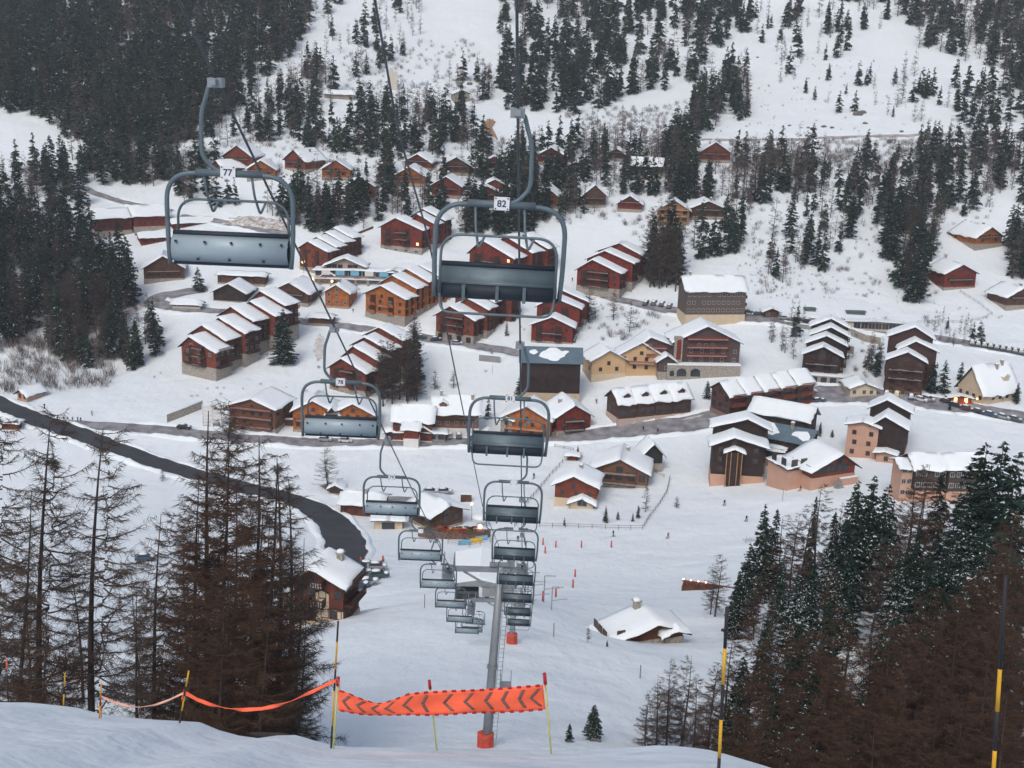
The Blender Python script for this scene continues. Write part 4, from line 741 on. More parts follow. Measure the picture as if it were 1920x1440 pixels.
cable('haul_rope', ropeL, list(np.linspace(-30,150,60)), .026, 'steel rope carrying the left-hand row of chairs')
mp_ = [at(703,0,19.0)+(at(703,0,19.0)-at(745,240,22.5))*8, at(703,0,19.0), at(745,240,22.5), at(803,445,27.5), at(850,680,36), at(905,950,60), at(938,1030,80)]
def midc(y):
    for a, c in zip(mp_[:-1], mp_[1:]):
        if a.y <= y <= c.y: return a+(c-a)*((y-a.y)/(c.y-a.y))
    return mp_[0] if y < mp_[0].y else mp_[-1]
b = MB(); b.tube([midc(y) for y in np.linspace(mp_[0].y+.1, 79.9, 70)], .022, 8); tag(b.build('signal_cable', CABLE, None, True), 'dark cable strung between the two rows of chairs down to the tower', 'cable')
# tower
def tower(base, top, r0, r1, label, ys, arm=True, ladder=True):
    T = thing('lift_tower', label, 'lift tower', base); tp = Vector(top)-Vector(base); b = MB()
    b.tube([(0,0,-1.5), tp*.45, tp*.46, tp], [r0, (r0+r1)/2, (r0+r1)/2, r1], 20); b.build('pole', GALV, T, True)
    b = MB(); b.tube([tp*.448, tp*.462], r0*1.08, 18); b.build('flange', GALV, T)
    b = MB()
    n_ = 8; rp = r0+.26; zz = [(-.9,0),(1.15,0),(1.3,-.12)]; vs = [((rp+q)*math.cos(2*math.pi*(k+.5)/n_)*1.1, (rp+q)*math.sin(2*math.pi*(k+.5)/n_), z+(.1*math.sin(k*2.1) if z > 1 else 0)) for z, q in zz for k in range(n_)]
    b.add(vs, [(r*n_+k, r*n_+(k+1)%n_, (r+1)*n_+(k+1)%n_, (r+1)*n_+k) for r in range(2) for k in range(n_)]+[tuple(2*n_+k for k in range(n_))])
    b.build('crash_pad', PADRED, T)
    if ladder:
        b = MB(); side = Vector((r0+.1,-.05,0))
        for dx in (0,.38): b.tube([Vector((dx,-.1,.8))+side, tp+Vector((dx+.05,-.1,-.3))+Vector((r1,0,0))], .025, 6)
        n = int(tp.length/.4)
        for i in range(n): p = side+Vector((0,-.1,.8))+(tp-Vector((0,0,.8)))*(i/n); b.tube([p, p+Vector((.4,0,0))], .018, 5)
        b.build('ladder', GALV, T)
        b = MB(); p = tp*.36+side+Vector((.2,-.1,0)); b.box(p.x,p.y-.5,p.z,p.x+.9,p.y+.5,p.z+.06)
        for x in (p.x+.05, p.x+.88): b.tube([(x,p.y-.45,p.z-1.4),(x,p.y-.45,p.z+1.6)], .03, 6)
        b.build('platform', GALV, T)
    if arm:
        lr = [ropeL(top[1])-Vector(base), ropeR(top[1])-Vector(base)]; za = tp.z-.25
        b = MB(); xl, xr = lr[0].x-.15, lr[1].x+.15; b.box(xl,-.17+tp.y,za-.2,xr,.17+tp.y,za+.14); b.tube([tp-Vector((0,0,2.2)), (xl*.6,tp.y,za-.25)], .09, 8); b.tube([tp-Vector((0,0,2.2)), (xr*.6,tp.y,za-.25)], .09, 8); b.build('crossarm', GALV, T)
        for q in lr:
            b = MB(); sl = Vector((0,1,-.6)).normalized(); c0 = q-Vector((0,0,.32)); b.tube([c0-sl*2.4, c0+sl*2.4], .09, 6); q_ = b.build('sheave_beam', GALV, T)
            for k in range(8): c = c0+sl*(-2.1+k*.6)+Vector((0,0,.1)); b = MB(); b.tube([c+Vector((-.07,0,0)), c+Vector((.07,0,0))], .22, 12); b.build('sheave', PAD, q_)
        b = MB()
        for q in lr:
            b.box(q.x-.4,q.y-1.6,q.z-.75,q.x+.4,q.y+1.6,q.z-.7)
            for x in (q.x-.4, q.x+.4):
                b.tube([(x,q.y-1.6,q.z+.45),(x,q.y+1.6,q.z+.45)], .03, 5)
                for y in (-1.6,-.5,.5,1.6): b.tube([(x,q.y+y,q.z-.72),(x,q.y+y,q.z+.45)], .03, 5)
        b.build('catwalk', GALV, T)
        b = MB(); b.box(tp.x-.9,tp.y-.3,tp.z+.1,tp.x+.9,tp.y+.3,tp.z+.22); b.tube([(tp.x-.7,tp.y,tp.z),(tp.x-.7,tp.y,tp.z+1.5),(tp.x+.7,tp.y,tp.z+1.5),(tp.x+.7,tp.y,tp.z)], .06, 6); b.build('lifting_frame', GALV, T)
    return T
gb = gnd(910,1400); tp = at(943,1062,gb.y); tp.x = at(940,1062,gb.y).x
tower(gb, tp, .39, .29, 'tall grey lift tower with ladder and red padded foot beneath the chairs', 80)
q = at(960,1188,122); q.z = H(q.x,q.y); tower(q, (q.x+.1, q.y, ropeR(122).z-.3), .36, .3, 'smaller lift tower with a red padded foot behind the tall one', 122, arm=True, ladder=False)
# station
sp = ropeL(150)*.5+ropeR(150)*.5; zg = H(sp.x, 152)
T = thing('lift_station', 'lower lift station with grey canopy, cabin and bull wheel behind the tower', 'lift station', (sp.x, 152, zg)); zr = sp.z-zg
for x in (-1.6,1.6): b = MB(); b.box(x-.3,-3,-2,x+.3,-2.2,zr+.3); b.build('pillar', GALV, T)
b = MB(); b.tube([(0,0,zr-.15),(0,0,zr+.15)], 2.7, 28); b.tube([(0,0,zr-.6),(0,0,zr+.6)], .3, 12); b.build('bull_wheel', STEEL, T)
b = MB(); b.box(-2.2,-6,zr+.8,2.2,4,zr+1.9); b.build('drive_housing', GREYW, T)
b = MB(); b.prism([(-6.6,zr+2.0),(1.2,zr+2.0),(1.2,zr+2.2),(-2.6,zr+2.9),(-6.6,zr+2.2)], -5.5, 5); q = b.build('canopy', GALV, T); b = MB(); b.prism([(-6.5,zr+2.22),(-2.6,zr+2.92),(1.1,zr+2.22),(1.1,zr+2.5),(-2.6,zr+3.3),(-6.5,zr+2.5)], -5.3, 4.8); b.build('snow_cover', ROOFSNOW, q)
b = MB(); b.box(-6,-4,-2,-2.8,0,2.9); q = b.build('cabin', mat('cabin_grey',(.12,.14,.16),.6), T); b = MB(); b.box(-5.8,-4.06,1.2,-3,-4.01,2.5); b.build('window', PANE, q); b = MB(); b.box(-3.9,-4.1,.8,-3.2,-4.07,1.5); b.build('sign', BLUE, q)
for i, (x, y) in enumerate(((3.2,-3),(5,-1),(4.2,2),(6.5,1),(7.5,-2.5),(2.5,4))):
    b = MB(); b.tube([(x,y,-1),(x,y,3.2)], .07, 6); b.tube([(x,y,3.2),(x+1.6,y,3.2)], .06, 6); b.tube([(x,y,1.1),(x+2.2,y+.6,1.1)], .05, 6); b.build('queue_gate', GALV, T)

# ------------------------------------------------------------------ warning net, tape and marker poles
def stick(name, px0, py0, px1, py1, Y, r, label, cat='pole', bands=None, top=None, group=None, m=BAMBOO):
    g = at(px0, py0, Y); t = at(px1, py1, Y); T = thing(name, label, cat, g, 0, group); d = t-g; L = d.length; dn = d.normalized()
    if bands is None: MB().tube([-dn*.6, d], r, 8).build('shaft', m, T, True)
    else:
        for a, c, mm in bands: MB().tube([d*a, d*c], r, 8).build('band', mm, T, True)
    if top: MB().tube([d-dn*top, d+dn*.02], r*2.0, 8).build('tip', NETRED, T, True)
    return T
YN = 23.5
stick('bamboo_pole', 625, 1402, 634, 1272, YN, .02, 'yellow-green bamboo pole holding the left end of the orange net', top=.18)
stick('marker_pole', 621, 1397, 634, 1165, YN+.1, .022, 'tall black and yellow marker pole at the left end of the orange net', bands=[(-.1,.16,POLEK),(.16,.45,POLEY),(.45,.62,POLEK),(.62,.84,POLEY),(.84,1,POLEK)])
stick('bamboo_pole', 818, 1399, 805, 1277, YN+.15, .018, 'short bamboo pole with a red tip behind the middle of the net', top=.2)
stick('bamboo_pole', 1034, 1421, 1021, 1264, YN, .02, 'bamboo pole with a red tip at the right end of the net', top=.25)
bb = [(-.1,.35,POLEK),(.35,.6,POLEY),(.6,.75,POLEK),(.75,1,POLEY)]
stick('marker_pole', 334, 1372, 354, 1258, YN, .02, 'black and yellow pole where two orange tapes meet', bands=bb)
stick('marker_pole', 184, 1384, 190, 1282, YN, .018, 'black and yellow pole wrapped with hanging orange tape', bands=bb)
stick('marker_pole', 117, 1359, 122, 1262, YN+1, .016, 'thin black and yellow pole, second from the left edge', bands=bb)
stick('marker_pole', 16, 1336, 12, 1236, YN+2, .016, 'thin dark pole with an orange mark at the far left edge', bands=[(-.1,.8,POLEK),(.8,1,ORANGE)])
b4 = [(-.5,0,POLEK),(0,.16,POLEK),(.16,.36,POLEY),(.36,.57,POLEK),(.57,.78,POLEY),(.78,1.0,POLEK)]
stick('marker_pole', 1345, 1490, 1362, 1160, 12.5, .021, 'thick black and yellow marker pole in front of the larches, left one', bands=[(-.6,.22,POLEK),(.28-.06,.50-.06,POLEY),(.44,.64,POLEK),(.64,.84,POLEY),(.84,1.06,POLEK)])
stick('marker_pole', 1858, 1520, 1886, 1080, 9.5, .02, 'thick black and yellow marker pole at the right edge', bands=[(-.6,.02,POLEK),(.02,.27,POLEY),(.27,.44,POLEK),(.44,.62,POLEY),(.62,1,POLEK)])
# net: strip following its wavy outline
top = [(634,1294),(650,1298),(672,1308),(690,1314),(706,1319),(722,1317),(745,1309),(765,1301),(790,1298),(806,1297),(840,1295),(880,1294),(930,1291),(980,1287),(1018,1284)]
bot = [(634,1332),(655,1336),(680,1340),(700,1341),(722,1341),(745,1341),(765,1340),(790,1341),(806,1341),(840,1340),(880,1337),(930,1336),(980,1334),(1023,1330)]
def crv(L, t): x0 = L[0][0]; x1 = L[-1][0]; x = x0+(x1-x0)*t; return (x, float(np.interp(x, [p[0] for p in L], [p[1] for p in L])))
def netY(t): return YN-.05+.1*math.sin(t*9)-.08*math.sin(t*23)
def npt(t, v, off=0): a = crv(top, t); c = crv(bot, t); return at(a[0]+(c[0]-a[0])*v, a[1]+(c[1]-a[1])*v, netY(t)+.03*math.sin(v*5+t*11)-off)
def strip(f, n, k, th, name, m, parent):
    vs = []
    for o in (0, th):
        for i in range(n+1):
            for j in range(k+1): vs.append(f(i/n, j/k, o))
    M = (n+1)*(k+1); b = MB(); I = lambda i, j, s=0: s*M+i*(k+1)+j
    fs = [(I(i,j),I(i+1,j),I(i+1,j+1),I(i,j+1)) for i in range(n) for j in range(k)]+[(I(i,j,1),I(i,j+1,1),I(i+1,j+1,1),I(i+1,j,1)) for i in range(n) for j in range(k)]
    fs += [(I(i,0),I(i,0,1),I(i+1,0,1),I(i+1,0)) for i in range(n)]+[(I(i,k),I(i+1,k),I(i+1,k,1),I(i,k,1)) for i in range(n)]
    fs += [(I(0,j),I(0,j+1),I(0,j+1,1),I(0,j,1)) for j in range(k)]+[(I(n,j),I(n,j,1),I(n,j+1,1),I(n,j+1)) for j in range(k)]
    b.add(vs, fs); return b.build(name, m, parent, True)
N = thing('warning_net', 'orange warning net with grey arrows and dark red dashed edges', 'safety net')
strip(lambda t, v, o: npt(t, v, -o), 90, 6, .012, 'net', ORANGE, N)
for v0 in (-.03, .95):
    for i in range(22):
        t0 = (i+.2)/22; strip(lambda t, v, o: npt(min(1, t0+t*.021), v0+v*.09, .006+o), 3, 1, .01, 'edge_dash', NETRED, N)
for i, (x, w) in enumerate(((650,16),(677,18),(704,16),(731,20),(765,20),(797,11),(841,19),(880,19),(917,15),(948,13),(979,12),(1005,22))):
    t = (x-634)/387; dt = w/387; 
    for s_ in (0, 1):
        def f(a, v, o, s_=s_): vv = .5+(.36 if s_ else -.36)*a; tt_ = t-dt*.42+dt*.8*a+(v-.5)*.017; return npt(min(.995,max(0,tt_)), vv+0*v, .008+o)
        strip(f, 4, 1, .006, 'arrow', CHEV, N)
def tape(pts, w, label, m=ORANGE, tw=6.0, Y=YN):
    n = 60; xs = [p[0] for p in pts]; ys_ = [p[1] for p in pts]; b = MB(); vs = []
    tt_ = np.linspace(0, 1, len(pts))
    for i in range(n+1):
        t = i/n; x = float(np.interp(t, tt_, xs)); y = float(np.interp(t, tt_, ys_)); a = math.sin(t*tw)*1.1; c = at(x, y, Y); u = Vector((0, math.sin(a), math.cos(a)))*w/2; k = Vector((0, math.cos(a), -math.sin(a)))*.006
        vs += [c+u+k, c+u-k, c-u-k, c-u+k]
    b.add(vs, [(4*i+q, 4*i+(q+1)%4, 4*i+4+(q+1)%4, 4*i+4+q) for i in range(n) for q in range(4)]+[(0,3,2,1),(4*n,4*n+1,4*n+2,4*n+3)]); return tag(b.build('warning_tape', m, None), label, 'tape')
tape([(346,1298),(370,1312),(395,1321),(425,1328),(455,1331),(490,1329),(520,1323),(550,1313),(585,1297),(612,1284),(632,1275)], .085, 'long sagging orange tape ending at the net', tw=16)
tape([(190,1306),(215,1317),(240,1324),(262,1326),(290,1322),(318,1312),(343,1300)], .05, 'pale thin tape sagging between the two left poles', m=mat('pale_tape',(.85,.45,.35),.7), tw=9)
for (x, y, x1, y1, w_, lb) in ((188,1302,190,1346,.09,'orange tape end hanging from the second wrapped pole'),(345,1294,340,1311,.08,'orange tape knot where the two tapes meet'),(633,1272,637,1296,.08,'orange cord tying the net to its left pole'),(1020,1283,1024,1296,.05,'orange cord tying the net to its right pole')):
    tape([(x,y),((x+x1)/2+1,(y+y1)/2),(x1,y1)], w_, lb, tw=1.2, Y=YN-.05)
# ------------------------------------------------------------------ cars
def make_car(paint, snowy=.5):
    T = thing('parked_car', 'car', 'car'); b = MB(); L, w = 4.2, 1.7
    pf = [(-2.1,.35),(-1.55,.3),(1.6,.3),(2.1,.38),(2.12,.75),(1.95,.9),(1.0,.98),(-1.9,.98),(-2.1,.8)]
    b.add([(x,y,z) for y in (-w/2,w/2) for x,z in pf], [tuple(range(9)), tuple(range(17,8,-1))]+[(i,i+9,(i+1)%9+9,(i+1)%9) for i in range(9)]); b.build('body', paint, T)
    cf = [(-1.75,.97),(1.05,.97),(.35,1.45),(-1.35,1.47)]; b = MB(); b.add([(x,y*(1 if z<1.2 else .84),z) for y in (-w/2+.06,w/2-.06) for x,z in cf], [(0,1,2,3),(7,6,5,4)]+[(i,i+4,(i+1)%4+4,(i+1)%4) for i in range(4)]); q = b.build('cabin', PANE, T)
    b = MB(); b.box(-1.35,-.7,1.46,.36,.7,1.5); b.build('roof', paint, q)
    if snowy: b = MB(); b.ell((-.5,0,1.5),(.9,.68,.16)); b.build('snow_on_roof', ROOFSNOW, T, True)
    if snowy > .6: b = MB(); b.ell((1.5,0,.95),(.5,.7,.1)); b.build('snow_on_bonnet', ROOFSNOW, T, True)
    for x in (-1.3,1.3):
        for y in (-.86,.86): b = MB(); b.tube([(x,y-.1,.32),(x,y+.1,.32)], .32, 12); q = b.build('wheel', TYRE, T); b = MB(); s_ = 1 if y > 0 else -1; b.tube([(x,y+s_*.1,.32),(x,y+s_*.115,.32)], .18, 10); b.build('rim', GALV, q)
    for y in (-.6,.6): b = MB(); b.box(2.08,y-.15,.6,2.14,y+.15,.74); b.build('headlight', PLATE, T)
    return T
CP_ = [mat('car_'+n, c, .35, spec=.5, amt=.05) for n, c in (('dark',(.025,.03,.04)),('silver',(.3,.32,.34)),('blue',(.04,.08,.14)),('white',(.6,.6,.62)),('teal',(.05,.1,.1)),('yellow',(.6,.4,.02)),('maroon',(.12,.03,.03)))]
CN = ['black','silver','blue','white','teal','yellow','maroon']; PROTO = {}
def car(k, px, py, yaw, label, snowy=.7, group=None):
    key = (k, snowy)
    if key in PROTO: T = copy_tree(PROTO[key])
    else: T = make_car(CP_[k], snowy); bpy.context.view_layer.update(); reg(T); PROTO[key] = T
    g = gnd(px, py); e = .8; y = R(yaw); dx, dy = math.cos(y), math.sin(y)
    pitch = -math.atan2(H(g.x+dx, g.y+dy)-H(g.x-dx, g.y-dy), 2); T.location = (g.x, g.y, g.z+.22); T.rotation_euler = (0, pitch, y)
    tag(T, label, 'car', group); return T
car(0,818,640,5,'black car parked by the arched door of the dark red staggered block'); car(1,857,647,-8,'silver car parked right of the black one below the staggered block'); car(4,790,636,0,'dark car half hidden left of the black one under the larches',.5)
car(3,648,830,-3,'white car driving on the village road below the twin-gabled building',.0); car(1,610,828,0,'silver car parked beside the snowbank under the hanging chair')
for i, (x, y, k) in enumerate(((843,820,1),(860,821,4),(882,823,2))): car(k,x,y,95,['silver snow-topped car, left one of three by the small orange hut','dark teal car in the middle of three by the small orange hut','blue car, right one of three by the small orange hut'][i])
for i, (x, y, k) in enumerate(((1211,571,0),(1226,571,2),(1241,573,0),(1255,577,4))): car(k,x,y,70,['first','second','third','fourth'][i]+' dark car from the left in the row left of the long four-storey block')
for i, (x, y, k) in enumerate(((1401,588,4),(1423,592,2),(1470,600,1),(1515,606,0))): car(k,x,y,-8,['teal car right of the long four-storey block','blue car beside the tiny kiosk','silver car just right of the tiny kiosk','dark car on the hillside road near the flat-roofed station'][i])
for i, (x, y, k) in enumerate(((1506,758,0),(1534,755,2),(1500,744,1),(1520,738,3),(1490,770,3))): car(k,x,y,15,['black car at the road fork below the brown terraced row','blue car right of the black one at the road fork','silver snowy car parked at the end of the brown terraced row','white car parked near the open garages','white car behind the black and blue ones on the road'][i])
for i, (x, y, k) in enumerate(((1662,742,0),(1681,743,5),(1708,748,2),(1726,753,3),(1740,752,1),(1792,764,0),(1812,770,6),(1834,776,0),(1856,781,2),(1880,786,1),(1902,790,4),(1775,757,0))):
    car(k,x,y,-35 if i > 2 else 70,['black car beside the small cream house','yellow car between the cream house and the dark staggered block','blue car in front of the dark staggered block','white car next to the glowing orange light','silver snowy car right of the white one','black car right of the red stall','maroon car in the row below the red stall','black car in the middle of the row below the white-walled hotel','blue car in the row below the white-walled hotel','silver car near the right end of the row','teal car at the right edge of the row','black car left of the red stall'][i])
for i in range(9): car([4,2,4,0,4,2,4,4,2][i], 1822+i*11.5, 646+i*2.1, 70, 'dark snow-topped car in the line at the right edge of the hillside road', .7, 'line of cars by the hillside road')
for i, (x, y, k) in enumerate(((690,1066,0),(707,1068,1),(693,1083,2),(710,1084,4),(690,1098,1),(672,1104,2))): car(k,x,y,10,['black car in the small car park, back left','silver car in the small car park, back right','blue car in the small car park, middle left','teal car in the small car park, middle right','silver car in the small car park, front','blue car at the corner of the tall brown house'][i])
car(2,272,1052,20,'blue car glimpsed between the larch trunks'); car(0,345,805,0,'dark snow-covered car by the stone retaining wall',.7)
for i, (x, y) in enumerate(((808,926),(834,926))): car(1,x,y,0,['silver car behind the restaurant roof, left one','silver car behind the restaurant roof, right one'][i])
# ------------------------------------------------------------------ people
def make_body(walk):
    me = bpy.data.meshes.new('person_body'); s = .16 if walk else .1
    V = [(0,0,.92),(0,-.02,1.18),(0,-.04,1.42),(0,-.05,1.54),(0,-.07,1.68),(.1,0,.88),(.12,-.1-s,.5),(.13,.02-s,.08),(.13,-.14-s,.03),(-.1,0,.88),(-.12,-.08+s,.5),(-.13,.04+s,.08),(-.13,-.12+s,.03),(.2,-.03,1.4),(.3,-.1,1.12),(.28,-.34,1.0),(-.2,-.03,1.4),(-.3,-.1,1.12),(-.28,-.34,1.0)]
    E = [(0,1),(1,2),(2,3),(3,4),(0,5),(5,6),(6,7),(7,8),(0,9),(9,10),(10,11),(11,12),(2,13),(13,14),(14,15),(2,16),(16,17),(17,18)]
    rad = [.17,.16,.18,.07,.115,.11,.08,.07,.05,.11,.08,.07,.05,.085,.06,.05,.085,.06,.05]
    me.from_pydata(V, E, []); o = bpy.data.objects.new('tmp', me); C.objects.link(o); md = o.modifiers.new('s', 'SKIN'); sv = me.skin_vertices[0].data
    for i, r in enumerate(rad): sv[i].radius = (r, r*.85); sv[i].use_root = (i == 0)
    o.modifiers.new('u', 'SUBSURF').levels = 1; bpy.context.view_layer.update(); r_ = bpy.data.meshes.new_from_object(o.evaluated_get(bpy.context.evaluated_depsgraph_get())); bpy.data.objects.remove(o); return r_
BODY = [make_body(0), make_body(1)]
def person(px, py, yaw, coat, trou, label, ski=True, group=None, cat='skier' ):
    g = gnd(px, py); T = thing('person', label, cat, g, R(yaw), group); me = BODY[1 if ski else 0].copy(); me.materials.clear()
    cm = mat('coat_%d_%d_%d' % tuple(int(c*100) for c in coat), coat, .8); tm = mat('trousers_%d_%d_%d' % tuple(int(c*100) for c in trou), trou, .8); sk = mat('skin', (.5,.3,.22), .7); hm = mat('hat_dark', (.05,.05,.06), .8)
    for m in (cm, tm, sk, hm): me.materials.append(m)
    for p in me.polygons:
        z = p.center.z; p.material_index = 1 if z < .9 else (0 if z < 1.52 else (2 if z < 1.66 and p.center.y < -.09 else (3 if z > 1.6 else 2))); p.use_smooth = True
    link('body', me, T)
    if ski:
        for s_ in (-1, 1): b = MB(); b.box(.13*s_-.045,-.95,-.0,.13*s_+.045,.75,.03); b.add([(.13*s_-.045,-.95,0),(.13*s_+.045,-.95,0),(.13*s_+.03,-1.08,.1),(.13*s_-.03,-1.08,.1)], [(0,1,2,3)]); b.build('ski', INK, T)
        for s_ in (-1, 1): b = MB(); b.tube([(.28*s_,-.34,1.0),(.4*s_,-.1,.02)], .012, 5); b.build('ski_pole', PAD, T)
    return T
D = (.03,.03,.04)
person(1252,1010,40,(.45,.12,.05),D,'lone skier in an orange-red jacket on the open piste right of the fence')
person(1150,1006,-60,(.05,.06,.08),D,'crouching skier in dark clothes just below the garden fence')
person(1399,978,30,D,D,'dark skier on the piste left of the spruce tops'); person(1358,948,20,(.04,.06,.1),D,'skier in dark blue below the scaffolded building')
person(1001,897,-20,D,D,'dark skier above the third right-hand chair'); person(971,1016,10,(.03,.06,.12),D,'skier in blue behind the fourth right-hand chair')
person(1500,921,50,D,D,'skier beside the thin pole below the salmon restaurant'); person(1533,905,0,D,D,'dark figure at the foot of the salmon restaurant',False,cat='pedestrian')
for i, (x, y, c) in enumerate(((108,790,D),(120,790,(.3,.05,.05)),(127,790,D),(136,791,D),(146,791,(.1,.15,.3)),(152,792,D),(173,779,D),(84,766,D))): person(x,y,i*50,c,D,['dark figure, leftmost of the people standing by the road fork','person in a red jacket in the group by the road fork','dark figure right of the red jacket by the road fork','dark figure in the middle of the group by the road fork','person in a blue jacket in the group by the road fork','rightmost dark figure of the group by the road fork','lone dark figure on the snow above the road fork','lone figure on the snow left of the roadside group'][i],False,cat='pedestrian')
person(1206,808,0,D,D,'pedestrian at the edge of the village road below the row of houses',False,cat='pedestrian'); person(1233,812,0,D,D,'second pedestrian on the village road, right of the first',False,cat='pedestrian'); person(1073,528,0,D,D,'dark figure on the snow right of the middle chair',False,cat='pedestrian'); person(662,586,0,D,D,'dark figure beside the bright orange block',False,cat='pedestrian')
person(1118,757,0,D,D,'dark figure climbing the snow above the dark red joined chalet',False,cat='pedestrian')
# ------------------------------------------------------------------ piste markers, fences, poles
mm = [(1042,1027),(1090,1027),(1146,1027),(1078,1082),(1074,1102),(1042,1120),(1018,1128),(1018,1022),(1022,1038)]
lab = ['red piste marker post below the garden fence, left of three','red piste marker post in the middle of three below the fence','red piste marker post on the right of three below the fence','red marker post at the top of the curve right of the lift','red marker post just under the top one of the curve','red marker post right of the dark seats, upper one','red marker post closest to the dark seats','red marker beside the fourth right-hand chair, upper one','red marker beside the fourth right-hand chair, lower one']
for (x, y), l in zip(mm, lab):
    g = gnd(x, y); T = thing('piste_marker', l, 'marker post', g); MB().tube([(0,0,-.5),(0,0,1.75)], .035, 6).build('pole', BAMBOO, T); b = MB(); b.tube([(0,0,.1),(0,0,1.7)], .17, 10); b.build('foam_sleeve', PADRED, T, True)
for (x, y), l in zip(((677,1056),(718,1054)), ('left red post at the entrance of the small car park','right red post at the entrance of the small car park')):
    T = thing('red_post', l, 'marker post', gnd(x, y)); MB().tube([(0,0,-.5),(0,0,1.5)], .04, 6).build('pole', BAMBOO, T); MB().tube([(0,0,.3),(0,0,1.45)], .2, 10).build('foam_sleeve', PADRED, T, True)
def fence(pts, hgt, label, gap=2.4, m=BRW, rails=2, r=.06, name='fence'):
    P3 = [];
    for a, c in zip(pts[:-1], pts[1:]):
        A, B = gnd(*a), gnd(*c); n = max(1, int((B-A).length/gap))
        for i in range(n): q = A.lerp(B, i/n); P3.append(Vector((q.x, q.y, H(q.x, q.y))))
    P3.append(gnd(*pts[-1])); T = thing(name, label, 'fence', P3[0]); o = P3[0]; b = MB()
    pm = MB().tube([(0,0,-.5),(0,0,hgt)], r, 6).mesh('post', m)
    for i, p in enumerate(P3):
        if i < 100: link('post', pm, T, p-o)
    for k in range(rails):
        b = MB(); b.tube([p-o+Vector((0,0,hgt*(.45+.45*k))) for p in P3], r*.7, 5); b.build('rail', m, T)
    return T
FW = mat('fence_grey', (.2,.18,.17), .9, amt=.3)
fence([(1012,988),(1060,989),(1110,991),(1160,993),(1205,993)], 1.2, 'long grey fence along the lower side of the gardens')
fence([(1205,993),(1220,968),(1238,945),(1250,925),(1256,898)], 1.2, 'dark fence climbing the right side of the gardens')
fence([(965,990),(985,950),(1010,920),(1030,895),(1055,868)], 1.2, 'rough fence climbing behind the orange-red chalet')
fence([(1218,882),(1245,895)], 1.0, 'short fence beside the black barn')
fence([(1040,838),(1075,846)], 1.0, 'short fence above the small red shed')
fence([(1800,548),(1835,570),(1860,590)], 1.1, 'footpath railing below the lone dark red chalet', m=FW)
fence([(1860,590),(1835,601),(1800,606),(1720,606)], 1.1, 'thin fence at the foot of the footpath', m=FW)
fence([(640,418),(680,408),(720,404)], 1.2, 'rail fence crossing the snow behind the shops', m=FW)
fence([(480,668),(502,667)], .9, 'dark railing in the snow left of the lone spruce')
fence([(840,1020),(880,1026),(920,1018)], 1.3, 'row of coloured banners on a net below the sun terrace', m=FW)
for i, (x, c) in enumerate(((871,BLUE),(893,YEL),(903,BLUE))):
    g = gnd(x, 1022-i*4); b = MB(); b.box(-1.5,-.05,.1,1.5,.05,1.3); tag(b.build('banner', c, loc=g, rot=(0,0,R(20))), ['light blue banner on the net below the terrace','yellow banner on the net below the terrace','blue banner at the right end of the net'][i], 'banner')
b = MB(); g = gnd(900, 988); b.ell((0,0,2.6),(2.0,2.0,.7)); b.tube([(0,0,-.5),(0,0,2.8)], .05, 6); tag(b.build('parasol', ROOFSNOW, None, True, loc=g), 'white snow-covered parasol at the right end of the sun terrace', 'parasol')
for i, (x, y, h) in enumerate(((1286,1268,0),(1200,1272,1.6),(1038,1194,1.8),(796,1140,2.0),(1467,940,3.5),(812,1024,2.5),(1155,505,4),(923,700,3),(1156,803,4))):
    if h: MB().tube([(0,0,-.5),(0,0,h)], .05, 6); b = MB(); b.tube([(0,0,-.5),(0,0,h)], .055, 6); tag(b.build('thin_post', FW, loc=gnd(x, y)), ['','thin dark stake in the snow above the two small firs','thin stake right of the second lift tower','thin stake in the snow left of the tall tower','tall thin pole below the salmon restaurant','thin pole below the sun terrace','thin pole beside the red block right of the middle chair','thin pole right of the staggered red block','thin pole between the row houses and the road'][i], 'pole')
# glowing street lamps
for i, (x, y) in enumerate(((569,512),(884,976),(823,616))):
    g = gnd(x, y); T = thing('street_lamp', ['bright orange lamp in front of the shops under the left chair','warm white lamp at the corner of the restaurant roof','small orange lamp above the arched door of the staggered block'][i], 'lamp', g); h = 4.2 if i < 2 else 3
    MB().tube([(0,0,-.5),(0,0,h)], .06, 6).build('pole', FW, T); b = MB(); b.ell((0,0,h+.3),(.6,.6,.55) if i == 0 else (.3,.3,.3)); b.build('globe', LAMP, T, True)
for i, (x, y, s_) in enumerate(((652,926,1),(662,926,1),(874,940,1.6),(541,797,1.5),(932,818,1))):
    b = MB(); b.box(-.9*s_,-.5,-.5,.9*s_,.5,1.3*s_); q = b.build('woodshed_box', BRW, loc=gnd(x, y)); tag(q, ['left one of two small wooden boxes by the miniature hut','right one of two small wooden boxes by the miniature hut','square wooden crate shed above the restaurant','round-topped wooden shed left of the twin-gabled building','low wooden box right of the small orange hut'][i], 'box'); b = MB(); b.box(-.95*s_,-.55,1.3*s_,.95*s_,.55,1.3*s_+.25); b.build('snow_cap', ROOFSNOW, q)
